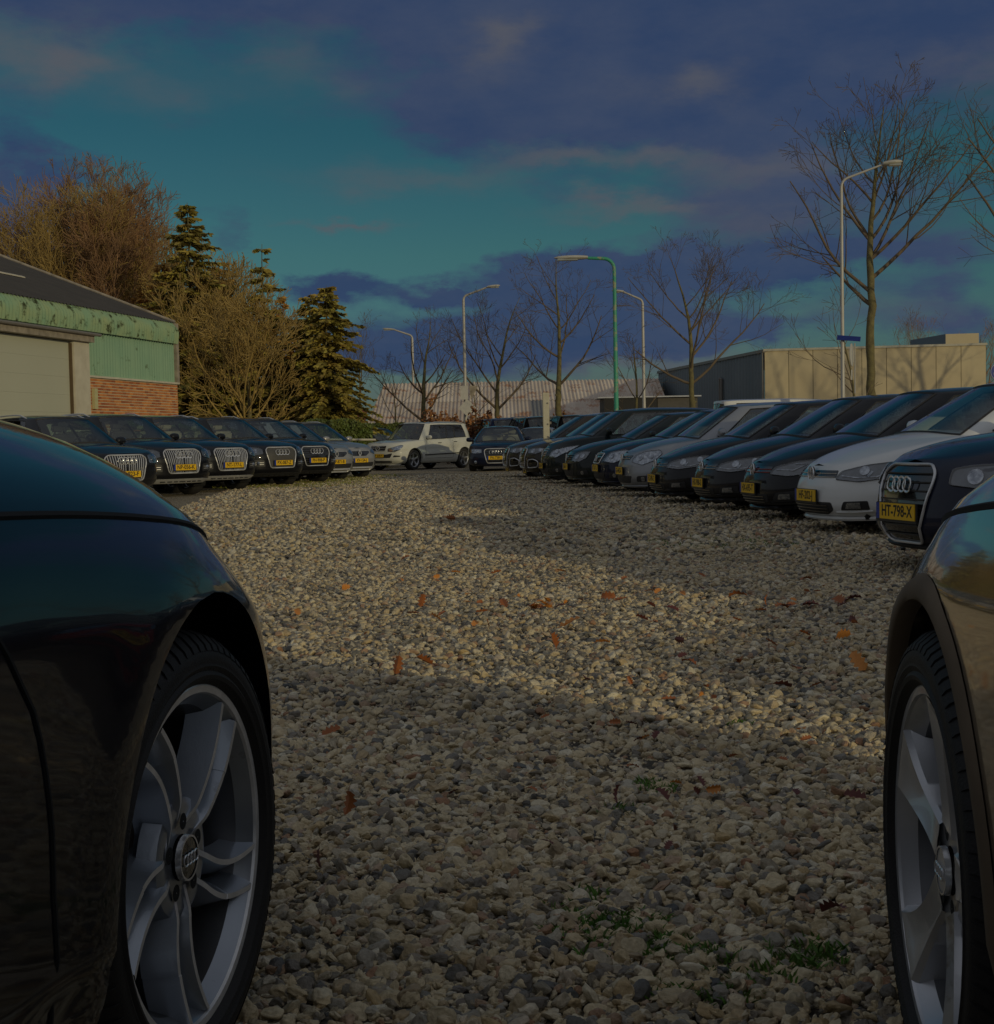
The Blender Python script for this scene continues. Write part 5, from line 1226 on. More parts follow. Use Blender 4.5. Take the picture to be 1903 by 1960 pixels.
b = MB(); flat(b, [(xa, y1, zr), (xb, y1, zr), (xb, 2*y1-y0, ze), (xa, 2*y1-y0, ze)]); bpart('back_roof_slope', b, M_RUSTG, smooth=False)
b = MB(); vs = [Vector((X_at(700, y0-.5), y0-.5, 1.6)), Vector((xa+.05, y0-.5, 1.6)), Vector((xa+.05, y1, zr)), Vector((xa+.02, y1, zr))]
corr(b, Vector((X_at(700, y0), y0-.02, ze-.05)), Vector((1, 0, 0)), upv, Vector((0, -.3, .95)), .2, .2)
# hipped left end of the barn roof
hp = MB(); rows = []
for j in range(9):
    f = j/8; zz = ze+(zr-ze)*f; yy = y0+(y1-y0)*f; xl = X_at(702, y0)+(xa-X_at(702, y0))*f; rows.append([Vector((xl+(xa+.05-xl)*i/40, yy, zz+.03*math.cos(2*PI*(xl+(xa+.05-xl)*i/40)/.22))) for i in range(41)])
hp.grid(rows); bpart('roof_end_sheet', hp, M_RUST, angle=180)
# --- beige industrial building
M_BEIGE = mat('beige_concrete_panel', (.62, .52, .33), .8, col2=(.56, .46, .29), nscale=.7, objrand=.05)
M_SLATE = mat('grey_blue_cladding', (.17, .20, .22), .6, col2=(.14, .17, .19), nscale=.5)
M_CAP = mat('pale_roof_trim', (.60, .56, .45), .6)
bld = empty('beige_warehouse', (18, 71, 0), 0, 'flat-roofed warehouse with beige panels in front and dark grey side wall', 'building')
def wpart(name, mb, m, **k):
    o = mb.build(name, m, None, **k); o.parent = bld; o.matrix_parent_inverse = Matrix.Translation(-bld.location); return o
A0 = Vector((X_at(1465, 69), 69, 0)); A1 = Vector((X_at(1888, 67.5), 67.5, 0)); ZT = z_at(1465, 673, 69); _y = (ZT-CAMH)*FPX/(-unroll(1262, 714)[1]); A2 = Vector((X_at(1262, _y), _y, 0))
uf = (A1-A0).normalized(); Lf_ = (A1-A0).length; nf_ = Vector((uf.y, -uf.x, 0)); ul = (A2-A0).normalized(); Ll = (A2-A0).length; nl_ = Vector((ul.y, -ul.x, 0)); nl_ = nl_ if nl_.x < 0 else -nl_
np_ = 9
for k in range(np_): b = MB(); prism(b, A0, uf, ZU, nf_, Lf_*k/np_+.012, Lf_*(k+1)/np_-.012, 0, ZT, -.15, .0); wpart('wall_panel', b, M_BEIGE, smooth=False)
b = MB(); prism(b, A0, uf, ZU, nf_, 0, Lf_, 0, ZT-.03, -.3, -.02); wpart('panel_joint', b, mat('dark_joint', (.14, .11, .07), .9), smooth=False)
b = MB(); prism(b, A0, uf, ZU, nf_, -.05, Lf_+.05, ZT, ZT+.10, -.3, .06); wpart('roof_edge', b, M_CAP, smooth=False)
b = MB(); corr(b, A0, ul, ZU, nl_, Ll, ZT-.05, .5, .03); wpart('side_wall', b, M_SLATE, angle=180)
b = MB(); prism(b, A0, ul, ZU, nl_, -.02, Ll, ZT-.05, ZT+.09, -.3, .08); wpart('side_roof_edge', b, M_GUT, smooth=False)
b = MB(); dd = Ll*.33; b.tube([A0+ul*dd+nl_*.1, A0+ul*dd+nl_*.1+ZU*(ZT-1.0), A0+ul*dd+nl_*.1+ZU*(ZT-.95)+ul*.3], .07, 6); b.tube([A0+ul*(dd+.3)+nl_*.1, A0+ul*(dd+.3)+nl_*.1+ZU*(ZT-1)], .06, 6); wpart('downpipe', b, M_GUT)
b = MB(); prism(b, A0, ul, ZU, nl_, .05, .22, 0, ZT-.05, .03, .09); wpart('corner_strip', b, M_GUT, smooth=False)
b = MB(); flat(b, [A0+ZU*(ZT), A1+ZU*ZT, A1+ul*Ll+ZU*ZT, A2+ZU*ZT]); flat(b, [A1, A1+ul*Ll, A1+ul*Ll+ZU*ZT, A1+ZU*ZT]); wpart('roof', b, M_SLATE, smooth=False)
B0 = Vector((X_at(1807, 70, 660), 70, ZT-.1)); bw = X_at(1868, 70, 660)-B0.x; zt2 = z_at(1830, 640, 70)-ZT+.1
b = MB(); prism(b, B0, uf, ZU, nf_, 0, bw, 0, zt2, -.2, 0); wpart('roof_hut_front', b, M_BEIGE, smooth=False)
b = MB(); flat(b, [B0, B0+Vector((-.55, 4, 0)), B0+Vector((-.55, 4, zt2)), B0+ZU*zt2]); flat(b, [B0+ZU*zt2, B0+ZU*zt2+uf*bw, B0+ZU*zt2+uf*bw+Vector((-.55, 4, 0)), B0+Vector((-.55, 4, zt2))]); wpart('roof_hut_side', b, M_SLATE, smooth=False)
# --- red roofed house behind the trees
M_TILE = mat('red_clay_tiles', (.28, .075, .05), .8, col2=(.20, .05, .035), nscale=3)
ho_ = empty('red_roofed_house', (-16, 95, 0), 0, 'low house with red tiled roof seen between the tree trunks', 'building')
def hpart(name, mb, m, **k):
    o = mb.build(name, m, None, **k); o.parent = ho_; o.matrix_parent_inverse = Matrix.Translation(-ho_.location); return o
for (pa, pb, yy) in ((515, 700, 97), (352, 500, 101)):
    xl, xr_ = X_at(pa, yy), X_at(pb, yy); b = MB(); rows = []
    for j in range(17):
        f = j/16; rows.append([Vector((xl+(xr_-xl)*i/30, yy+2.6*f, 2.15+1.2*f+(.05 if j % 2 else 0))) for i in range(31)])
    b.grid(rows); hpart('roof', b, M_TILE, smooth=False)
    b = MB(); b.box(((xl+xr_)/2, yy+2.4, 1.05), (xr_-xl-.5, 4, 2.1)); hpart('wall', b, mat('pale_render', (.55, .48, .38), .8), smooth=False)
    for k in range(3):
        xx = xl+(xr_-xl)*(k+.5)/3; b = MB(); b.box((xx, yy+.39, 1.35), (1.2, .06, 1.0)); wo = hpart('window', b, mat('white_window_frame', (.6, .6, .58), .5), smooth=False)
        b = MB(); b.box((xx, yy+.35, 1.35), (1.0, .03, .8)); p_ = hpart('window_pane', b, mat('dark_window_pane', (.02, .025, .03), .1), smooth=False)
# ------------------------------------------------------------------ hedge, low plants
M_HEDGE = mat('hedge_leaves', (.07, .10, .018), .6, col2=(.13, .15, .03), nscale=3, island=.4)
M_HEDGC = mat('hedge_twigs', (.03, .03, .012), .9)
def hedge(name, label, p0, p1, h_, w_, n, seed, size=.07):
    r = random.Random(seed); L = Vector((p1[0]-p0[0], p1[1]-p0[1], 0)); ln = L.length; uu = L.normalized(); vv = Vector((-uu.y, uu.x, 0))
    e = empty(name, ((p0[0]+p1[0])/2, (p0[1]+p1[1])/2, 0), 0, label, 'hedge'); inv = Matrix.Translation(-e.location)
    core = MB(); mid = Vector((e.location.x, e.location.y, h_*.46)); core.box(mid, (ln*.98, w_*.7, h_*.9), math.atan2(uu.y, uu.x)); c_ = core.build('branches', M_HEDGC, e, smooth=False); c_.matrix_parent_inverse = inv
    mb = MB(); vs = []; fs = []
    for k in range(n):
        a = r.random()*ln; top = r.random() < .4; s_ = r.uniform(.6, 1.4)*size
        z = h_*(r.uniform(.88, 1.04)+.05*math.sin(a*1.7)+.03*math.sin(a*5)) if top else h_*r.uniform(.0, .98); q = r.uniform(-.5, .5) if top else (-.5 if r.random() < .8 else .5)
        p = Vector((p0[0], p0[1], 0))+uu*a+vv*(q*w_+r.gauss(0, .04))*(1 if uu.x > 0 else 1)+ZU*z
        d = Vector((r.gauss(0, 1), r.gauss(0, 1), r.gauss(0, 1))).normalized()*s_; e2 = d.orthogonal().normalized()*s_*.6
        o_ = len(vs); vs += [p-d, p+e2, p+d, p-e2]; fs.append((o_, o_+1, o_+2, o_+3))
    mb.add(vs, fs); f = mb.build('leaves', M_HEDGE, e, smooth=False); f.matrix_parent_inverse = inv; f['kind'] = 'stuff'; return e
hedge('hedge', 'bright green clipped hedge behind the end of the sunlit row', (X_at(585, 52), 52), (X_at(706, 53), 53), 1.68, .8, 9000, 1)
hedge('hedge', 'darker low hedge in front of the rusty barn roof', (X_at(708, 69), 69), (X_at(905, 70), 70), 1.75, .8, 8000, 2)
b = MB(); b.tube([(X_at(625, 50.5), 50.5, 1.12), (X_at(720, 50.5), 50.5, 1.08)], .035, 6); rail = b.build('fence_rail', M_TRIMW); tag(rail, 'pale rail running along the clipped hedge', 'rail')
# ------------------------------------------------------------------ trees
M_BARK = mat('greenish_bark', (.21, .18, .07), .85, col2=(.11, .09, .045), nscale=7, bump=.5, bscale=25, wear=((.22, .19, .09), 6, .6))
M_TWIG = mat('dark_twigs', (.13, .095, .06), .85, col2=(.19, .14, .09), nscale=2)
M_BIRCH = mat('birch_bark', (.45, .42, .34), .7, col2=(.30, .27, .20), nscale=6, wear=((.05, .04, .03), 9, .6))
M_BTWIG = mat('birch_twigs', (.48, .27, .13), .85, col2=(.20, .12, .06), nscale=.8)
M_YTWIG = mat('olive_twigs', (.50, .35, .11), .85, col2=(.36, .24, .075), nscale=.8)
M_NEED = mat('spruce_needles', (.20, .185, .032), .7, col2=(.36, .25, .05), nscale=1.2, island=.45)
M_NEED2 = mat('brown_green_needles', (.42, .26, .055), .7, col2=(.46, .21, .045), nscale=.8, island=.4)
M_BLEAF = mat('rusty_beech_leaves', (.30, .12, .035), .7, col2=(.22, .09, .03), nscale=2, island=.4)
def rvec(r): return Vector((r.gauss(0, 1), r.gauss(0, 1), r.gauss(0, 1))).normalized()
def branch(r, trunk, crown, p, d, L, rad, depth, maxd, up=.12, wob=.16, dens=1.0, ang=(28, 55), leaf=None, mb=None, minr=.006, kink=1.0):
    seg = max(3, min(9, int(L/.28))) if depth < maxd else 3
    pts = [p.copy()]; rs = [rad]; q = p.copy(); dd = d.normalized()
    for i in range(seg):
        dd = (dd+rvec(r)*wob*kink+Vector((0, 0, up))).normalized(); q = q+dd*(L/seg); pts.append(q.copy()); rs.append(max(minr, rad*(1-.72*(i+1)/seg)))
    (mb or crown).tube(pts, rs, 8 if depth == 0 else (5 if depth == 1 else 3), cap=depth == 0)
    if leaf: leaf(r, pts, depth)
    if depth >= maxd: return
    nk = max(2, int((2.2+L*1.25)*dens)) if depth < maxd-1 else max(2, int((1.6+L*2.2)*dens))
    for k in range(nk):
        f = r.uniform(.22, 1.0) if depth else r.uniform(.3, 1.0); i = min(seg-1, int(f*seg)); t = f*seg-i; base = pts[i].lerp(pts[i+1], t); dl = (pts[i+1]-pts[i]).normalized()
        a = R(r.uniform(*ang)); ax = dl.cross(rvec(r)).normalized(); nd = (Matrix.Rotation(a, 3, ax) @ dl)
        l2 = L*r.uniform(.38, .66)*(1.15-.55*f); r2 = max(minr, rs[i]*(1-t)+rs[i+1]*t)*r.uniform(.42, .62)
        branch(r, trunk, crown, base, nd, l2, r2, depth+1, maxd, up, wob, dens, ang, leaf, None, minr, kink)
TG = 'bare street trees behind the shaded row'
def bare(px, Y, ytop, label, seed, rtr=.13, fork=.4, limbs=None, nl=6, spread=42, dens=1.0, maxd=4, mt=None, mc=None, group=TG, lean=0.0, name='bare_tree', up=.10, tops=None, bot=True, minr=.0055, Lk=1.0, leader=True):
    Y = Y*KY
    r = random.Random(seed); H = z_at(px, ytop, Y)*.93; x0 = X_at(px, Y); e = empty(name, (x0, Y, 0), 0, label, 'tree', group)
    tr = MB(); cr = MB(); fz = H*fork; pts = []; rs = []; q = Vector((0, 0, -.05)); k = 14
    for i in range(k+1):
        f = i/k; z = fz*f; pts.append(Vector((lean*z+r.gauss(0, .012*H/8)*(0 < i), r.gauss(0, .012*H/8)*(0 < i), z-.05))); rs.append(rtr*(1.15 if i == 0 else 1)*(1-.35*f)*(1+r.uniform(-.07, .10)))
    top = pts[-1]
    if leader:
        n2 = 9; dd = Vector((lean, 0, 1)).normalized()
        for i in range(n2):
            dd = (dd+rvec(r)*.10).normalized(); dd.z = max(.8, dd.z); top = top+dd*((H-fz)*.93/n2)/1.03; pts.append(top.copy()); rs.append(max(.008, rs[k]*(1-.9*(i+1)/n2)))
    tr.tube(pts, rs, 10)
    # knots on the trunk
    for q_ in range(4):
        z = r.uniform(.2, .95); i = int(z*k); p = pts[i]; a = r.uniform(0, 6.3); tr.tube([p, p+Vector((math.cos(a), math.sin(a), .5))*rs[i]*1.35], [rs[i]*.55, rs[i]*.3], 6)
    if limbs:
        for (zf, az, ang_, lf) in limbs:
            z = H*zf; i = min(range(len(pts)), key=lambda j: abs(pts[j].z-z)); base = pts[i]; a = R(az)
            d = Vector((math.sin(a)*math.sin(R(ang_)), math.cos(a)*math.sin(R(ang_)), math.cos(R(ang_))))
            branch(r, tr, cr, base, d, H*lf, rs[i]*.6, 1, maxd, up, .13, dens, minr=minr)
    for q_ in range(nl):
        f = fork+(1-fork)*(q_+r.random())/nl*.9; z = H*f; i = min(range(len(pts)), key=lambda j: abs(pts[j].z-z)); a = r.uniform(0, 6.3)
        an = R(r.uniform(spread*.7, spread*1.25)); d = Vector((math.cos(a)*math.sin(an), math.sin(a)*math.sin(an), math.cos(an)))
        branch(r, tr, cr, pts[i], d, H*(1-f)*.62*Lk+H*.10, rs[i]*.55, 1, maxd, up, .15, dens, minr=minr)
    t_ = tr.build('trunk', mt or M_BARK, e, angle=180); c_ = cr.build('branches', mc or M_TWIG, e, angle=180); return e
bare(1665, 37, 118, 'tallest bare tree, forked trunk beside the tall grey lamp post', 11, .155, .50, [(.475, 278, 46, .37), (.49, 88, 46, .50), (.56, 98, 54, .38), (.58, 285, 46, .32), (.60, 78, 46, .33), (.70, 280, 38, .24), (.72, 85, 36, .24), (.44, 300, 60, .20)], 8, 36, 1.0, 4, up=.06, lean=.012, minr=.0065)
bare(1325, 50, 432, 'bare tree with a long low limb to the right, before the grey side wall', 12, .15, .42, [(.34, 92, 56, .50), (.36, 275, 80, .30), (.46, 70, 48, .42), (.52, 280, 44, .42), (.60, 95, 40, .34), (.62, 270, 50, .30)], 6, 44, 1.15, 4, up=.07, Lk=1.0)
bare(1068, 54, 440, 'slender bare tree between the white post and the green lamp', 13, .17, .36, [(.38, 92, 50, .38), (.55, 80, 48, .28), (.5, 275, 64, .30), (.66, 280, 50, .22)], 7, 52, 1.1, 4, up=.05, Lk=.9, lean=.02)
bare(953, 58, 515, 'bare tree just right of the grey lamp with the diamond sign', 14, .16, .32, [(.29, 278, 52, .48), (.30, 85, 44, .38), (.5, 85, 52, .28), (.6, 275, 45, .25)], 6, 46, 1.1, 4, up=.06)
bare(812, 62, 575, 'bare tree right of the first lamp over the rusty barn', 15, .17, .32, [(.27, 280, 50, .46), (.34, 82, 55, .36), (.42, 275, 50, .28), (.55, 90, 48, .25)], 6, 46, 1.1, 4, up=.06)
bare(757, 66, 690, 'small thin bare tree at the left end of the rusty barn', 16, .08, .3, None, 6, 48, .9, 3)
bare(912, 62, 690, 'small thin bare tree between the bush and the diamond sign', 21, .07, .3, None, 6, 48, .9, 3)
bare(1219, 52, 610, 'small bare tree with a pale trunk between two lamp posts', 17, .10, .34, [(.30, 80, 50, .3), (.30, 280, 60, .25)], 6, 50, 1.0, 4)
bare(1637, 34, 512, 'thin knobbly sapling close to the tallest bare tree', 18, .055, .35, [(.30, 80, 45, .2), (.4, 280, 45, .2)], 7, 50, .8, 3)
bare(2030, 34, 60, 'bare tree at the right edge, its branches reaching into the sky', 19, .19, .40, [(.40, 275, 52, .40), (.48, 268, 40, .42), (.56, 275, 46, .36)], 3, 36, .7, 4, up=.03)
bare(1893, 66, 600, 'bare shrubby tree behind the right end of the beige warehouse', 20, .17, .15, None, 12, 45, 1.0, 4, mc=M_BTWIG)
bare(1772, 95, 585, 'distant birch rising above the roof of the beige warehouse', 22, .14, .25, None, 12, 26, 1.0, 4, mt=M_BIRCH, mc=M_BTWIG, group=None)
for k, (px, Y, yt) in enumerate(((1545, 100, 640), (1490, 104, 655))): bare(px, Y, yt, ('low bare treetop above the warehouse roof, left of the lamp', 'faint treetop at the corner of the warehouse roof')[k], 30+k, .12, .3, None, 8, 50, .9, 3, group=None)
bare(690, 78, 600, 'pale wispy bare tree beside the last spruce', 33, .12, .3, None, 10, 40, 1.0, 4, group=None)
for k, (px, kk, H_) in enumerate(((1766, 14, 10.5), (1540, 20, 10.5), (1650, 24, 12))):
    # trees beyond the right edge of the photo whose shadows lie on the warehouse front
    xs_ = X_at(px, 68, 730)+.62*kk; ys_ = 68-.785*kk; bare(951.5+xs_/ys_*FPX, ys_/KY, 850-(H_-.94)/ys_*FPX, ('bare tree standing right of the view, its forked shadow on the warehouse', 'bare tree right of the view with the leftmost shadow on the warehouse', 'tall bare tree right of the view before the warehouse')[k], 70+k, .17, .40, [(.42, 280, 35, .32), (.44, 80, 45, .34), (.40, 90, 58, .3)], 9, 42, .9, 3, group=TG)
# left group
LT = 'trees behind the green workshop'
for k, (px, Y, yt, rt, n_, sp_, lab) in enumerate(((215, 60, 322, .17, 16, 22, 'tallest slim birch behind the workshop roof'), (85, 62, 400, .15, 16, 30, 'birch with purplish twigs nearest the left edge'), (150, 58, 362, .16, 16, 28, 'bushy birch between the two others behind the roof'), (250, 57, 405, .12, 13, 24, 'birch with a leaning white stem at the roof slope'))):
    bare(px, Y, yt, lab, 40+k, rt, .28, None, n_, sp_, 1.2, 4, mt=M_BIRCH, mc=M_BTWIG if k != 2 else M_YTWIG, group=LT, name='birch_tree', up=.10, Lk=1.15, minr=.011)
for k, (px, Y, yt, lab) in enumerate(((110, 66, 440, 'dense brown bare tree low behind the roof ridge'), (190, 64, 420, 'olive brown bare tree behind the middle of the roof'), (300, 60, 470, 'brown bare tree beside the tall spruce'))):
    bare(px, Y, yt, lab, 50+k, .12, .12, None, 18, 42, 1.3, 4, mc=M_YTWIG, group=LT, Lk=1.2, minr=.014)
bare(398, 54, 505, 'brown twiggy tree between the tallest spruce and the broad bare tree', 61, .13, .12, None, 18, 40, 1.3, 4, mc=M_YTWIG, group=LT, Lk=1.2, minr=.013)
bare(538, 57, 590, 'brown twiggy tree just left of the twin spruces', 62, .12, .12, None, 16, 42, 1.2, 4, mc=M_BTWIG, group=LT, Lk=1.2, minr=.013)
bare(476, 47, 560, 'broad round-headed bare tree with a pale sunlit trunk', 60, .15, .20, [(.20, 270, 60, .42), (.22, 90, 60, .42), (.26, 300, 45, .40), (.28, 60, 45, .42)], 16, 45, 1.35, 4, mc=M_YTWIG, group=LT, Lk=1.25, minr=.012)
def conifer(px, Y, ytop, label, seed, rbase, z0=.12, n=34, per=9, mat_=None, gappy=0.18, shape=1.0, size=.16, name='spruce_tree', group=LT, droop=.25, clus=9, tp=.8):
    Y = Y*KY
    r = random.Random(seed); H = z_at(px, ytop, Y); e = empty(name, (X_at(px, Y), Y, 0), 0, label, 'tree', group); tr = MB(); cr = MB()
    tr.tube([Vector((r.gauss(0, .03), r.gauss(0, .03), H*i/12-.05*(i == 0))) for i in range(13)], [.15*(1-.93*i/12)*(H/10) for i in range(13)], 8)
    vs = []; fs = []
    for k in range(n):
        f = z0+(1-z0)*(k+r.random()*.6)/n; z = H*f; g = (1-f)/(1-z0); rr = rbase*(g**tp)*(1-.25*shape*max(0, g-.8)/.2)+.10
        if gappy and r.random() < gappy*.5: rr *= r.uniform(.35, .7)
        m = max(3, int(per*(.4+.8*g)))
        for j in range(m):
            if r.random() < gappy: continue
            z = H*min(.985, max(z0*.8, f+r.gauss(0, .55/n))); a = 2*PI*(j+r.random())/m; L = rr*(r.uniform(.45, 1.25) if r.random() < .8 else r.uniform(1.0, 1.5)); upk = .35-.65*g; pts = []; nseg = 4
            for q in range(nseg+1):
                t = q/nseg; pts.append(Vector((math.cos(a)*L*t, math.sin(a)*L*t, z+L*(upk*t*.6-droop*t*t+.16*t**3))))
            tr.tube(pts, [.018*(1-.8*q/nseg)*(H/10) for q in range(nseg+1)], 3, cap=False)
            nc = max(5, int(clus*L/rbase*4.6+4))
            for q in range(nc):
                t = (q+r.random())/nc; t = .15+.85*t; i = min(nseg-1, int(t*nseg)); p = pts[i].lerp(pts[i+1], t*nseg-i)
                for h in range(3):
                    s_ = size*1.0*r.uniform(.5, 1.4)*(1.15-.4*t); side = Vector((-math.sin(a), math.cos(a), 0))*(1 if h == 0 else -1 if h == 1 else r.uniform(-.4, .4)); d = (side+Vector((math.cos(a), math.sin(a), 0))*.7+Vector((0, 0, r.uniform(-.75, .05)))).normalized()*s_*1.7; w = (Vector((0, 0, 1))*.9+rvec(r)*.75); w = (w-d*w.dot(d)/d.length_squared).normalized()*s_*.30
                    o_ = len(vs); vs += [p-w*.4, p+w*.4, p+d*.6+w, p+d, p+d*.6-w]; fs.append((o_, o_+1, o_+2, o_+3, o_+4))
    cr.add(vs, fs); tr.build('trunk', M_BARK, e, angle=180); c_ = cr.build('crown', mat_ or M_NEED, e, smooth=False); return e
conifer(372, 53, 392, 'tallest spruce, dark green top above the brown trees', 1, 3.1, .08, 50, 13, None, .2, size=.17, droop=.32)
conifer(285, 57, 545, 'dark conifer just behind the lower end of the workshop roof', 9, 2.4, .05, 34, 11, M_NEED2, .1, size=.16)
conifer(322, 55, 505, 'brownish conifer leaning against the tallest spruce', 2, 2.9, .04, 40, 13, M_NEED2, .18, size=.15, droop=.3)
conifer(470, 58, 590, 'rounded brown conifer behind the broad bare tree', 10, 2.6, .02, 26, 12, M_NEED2, .1, size=.17)
conifer(430, 56, 500, 'brown green conifer in the middle of the tree group', 3, 3.0, .04, 42, 13, M_NEED2, .18, size=.15, droop=.3)
conifer(512, 52, 470, 'ragged spruce with gaps showing the sky, mid group', 4, 1.9, .12, 34, 9, M_NEED, .40, size=.15, droop=.35)
conifer(545, 55, 560, 'thin ragged conifer just left of the twin spruces', 5, 1.6, .1, 30, 9, M_NEED2, .3, size=.14)
conifer(600, 52, 562, 'left one of the two pointed spruces by the hedge', 6, 1.9, .10, 38, 11, None, .18, size=.15, droop=.38)
conifer(632, 50, 548, 'right one of the two pointed spruces by the hedge, drooping low branch', 7, 2.2, .08, 40, 12, None, .16, size=.15, droop=.42, tp=.7)
conifer(395, 60, 640, 'low brown conifer filling the gap beside the workshop corner', 8, 2.6, .02, 26, 12, M_NEED2, .1, size=.17)
# rusty-leaved bushes in front of the barn
def bush(px, Y, w, h_, label, seed, n=1300):
    Y = Y*KY
    r = random.Random(seed); e = empty('beech_bush', (X_at(px, Y), Y, 0), 0, label, 'bush', 'rusty-leaved bushes along the barn'); tw = MB(); lf = MB(); vs = []; fs = []
    def leaf(r_, pts, depth):
        if depth < 1: return
        for p in pts[1:]:
            for _ in range(3):
                d = rvec(r_)*r_.uniform(.05, .11); e2 = d.orthogonal().normalized()*d.length*.6; pp = p+rvec(r_)*.08; o_ = len(vs); vs.extend([pp-d, pp+e2, pp+d, pp-e2]); fs.append((o_, o_+1, o_+2, o_+3))
    for k in range(9):
        a = r.uniform(0, 6.3); d = Vector((math.cos(a)*.55, math.sin(a)*.4, 1)); branch(r, tw, tw, Vector((math.cos(a)*.15*w, math.sin(a)*.15, 0)), d, h_*r.uniform(.6, .95), .03, 1, 3, .06, .15, 1.1, leaf=leaf)
    lf.add(vs, fs); tw.build('branches', M_TWIG, e, angle=180); lf.build('leaves', M_BLEAF, e, smooth=False); return e
bush(868, 55, 1.6, 2.5, 'widest rusty-leaved bush, left of the diamond sign', 1); bush(925, 57, 1.0, 2.0, 'rusty-leaved bush just right of the diamond sign', 2); bush(1058, 55, 1.1, 2.2, 'rusty-leaved bush behind the white post', 3)
# ------------------------------------------------------------------ street furniture
M_GALV = mat('galvanised_pole', (.50, .48, .44), .5, .2, col2=(.42, .40, .36), nscale=3)
M_LGREEN = mat('flaking_green_pole', (.04, .30, .18), .5, col2=(.05, .34, .22), nscale=4, wear=((.34, .33, .20), 3.5, .50))
M_LHEAD = mat('lamp_head_shell', (.52, .50, .44), .5); M_LGL = mat('lamp_head_glass', (.35, .37, .36), .15)
def lamp(px, Y, ytop, dirx, arm, label, m=None, r0=.075, curved=False, group='street lamps beyond the cars', headl=.75):
    Y = Y*KY
    H = z_at(px, ytop, Y); e = empty('street_lamp', (X_at(px, Y), Y, 0), 0, label, 'street lamp', group); p = MB(); zk = H-(.30 if curved else .55)
    pts = [Vector((0, 0, 0)), Vector((0, 0, 1.2)), Vector((0, 0, 1.25)), Vector((0, 0, zk))]; rs = [r0*1.25, r0*1.25, r0, r0*.72]
    if curved:
        for k in range(1, 8): a = PI/2*k/7; pts.append(Vector((dirx*.30*(1-math.cos(a)), 0, zk+.30*math.sin(a)))); rs.append(r0*.72)
        pts.append(Vector((dirx*arm, 0, H+.02))); rs.append(r0*.6)
    else:
        for k in range(1, 5): a = R(70)*k/4; pts.append(Vector((dirx*.25*(1-math.cos(a)), 0, zk+.25*math.sin(a)))); rs.append(r0*.6)
        pts.append(Vector((dirx*arm, 0, H))); rs.append(r0*.45)
    p.tube(pts, rs, 12); p.build('pole', m or M_GALV, e, angle=70)
    tip = pts[-1]; h = MB(); rows = []; L = headl
    for k in range(9):
        f = k/8; w = .13*math.sin(PI*min(1, f*.9+.12))**.5+.02; hh = .055*math.sin(PI*min(1, f*.9+.1))**.5+.012
        rows.append([tip+Vector((dirx*L*f, math.cos(t)*w, math.sin(t)*hh+.02+ (.10*f if not curved else 0.0)*L)) for t in [2*PI*q/12 for q in range(12)]])
    h.grid(rows, 0, True); h.add(rows[-1], [tuple(range(12))]); h.add(rows[0], [tuple(range(12))]); ho = h.build('lamp_head', M_LHEAD, e, angle=60)
    g = MB(); g.box(tip+Vector((dirx*L*.6, 0, -.035+(.05*L if not curved else 0))), (L*.6, .18, .05)); g.build('lamp_cover', M_LGL, ho)
    return e
L1 = lamp(1614, 32.5, 322, 1, 1.05, 'tall grey street lamp in front of the tallest bare tree', r0=.054, headl=.5)
lamp(1181, 35, 497, -1, .72, 'flaking green street lamp with a hooked arm', M_LGREEN, .068, True, headl=.92)
lamp(893, 57, 553, 1, 1.05, 'grey street lamp carrying the diamond sign', r0=.085, headl=.6)
lamp(794, 78, 632, -1, 1.05, 'farthest grey street lamp, at the left over the barn', r0=.10, headl=.75)
lamp(1234, 58, 560, -1, .85, 'grey street lamp right of the green one', r0=.085, headl=.55)
M_SIGNB = mat('blue_sign_face', (.02, .045, .30), .4); M_SIGNW = mat('white_sign_face', (.7, .7, .7), .4); M_SIGNG = mat('sign_back_grey', (.60, .58, .54), .6); M_SIGNR = mat('red_sign_face', (.45, .02, .06), .4)
def post_sign(name, label, loc, build, cat='sign'):
    e = empty(name, loc, 0, label, cat); build(e); return e
def b1(e):
    b = MB(); b.box((0, -.085, 0), (.60, .03, .12), M=Matrix.Rotation(R(8), 3, 'Y') @ Matrix.Rotation(R(-30), 3, 'Z')); b.build('name_board', M_SIGNB, e, smooth=False)
    b = MB(); b.lathe([(-.05, .075), (.05, .075)], 16, axis='Z'); b.build('clamp', M_GALV, e)
zs_ = z_at(1619, 649, 37.3); post_sign('street_name_sign', 'dark blue street name board clamped to the tall grey lamp', (X_at(1619, 37.3, 649)+.02, 37.3, zs_), b1)
def b2(e):
    b = MB(); b.lathe([(-.01, .001), (-.01, .30), (.01, .30), (.01, .001)], 28, axis='Y'); o = b.build('round_plate', M_SIGNG, e); o.rotation_euler = (0, 0, R(68))
    b = MB(); b.box((0, .0, -.52), (.012, .25, .26), R(-20)); b.build('lower_plate', M_SIGNG, e, smooth=False); b = MB(); b.tube([(.08, 0, .3), (.08, 0, -1.0)], .02, 6); b.build('bracket', M_GALV, e)
post_sign('round_sign', 'round traffic sign turned edge-on beside the tall grey lamp', (X_at(1628, 38.2, 688), 38.2, z_at(1628, 680, 38.2)), b2)
def b3(e):
    b = MB(); b.box((0, 0, 0), (.56, .03, .56), M=Matrix.Rotation(R(45), 3, 'Y')); b.build('diamond_plate', M_SIGNG, e, smooth=False)
post_sign('diamond_sign', 'pale diamond-shaped sign on the grey lamp by the bushes', (X_at(895, 65.3, 781), 65.3, z_at(895, 781, 65.3)), b3)
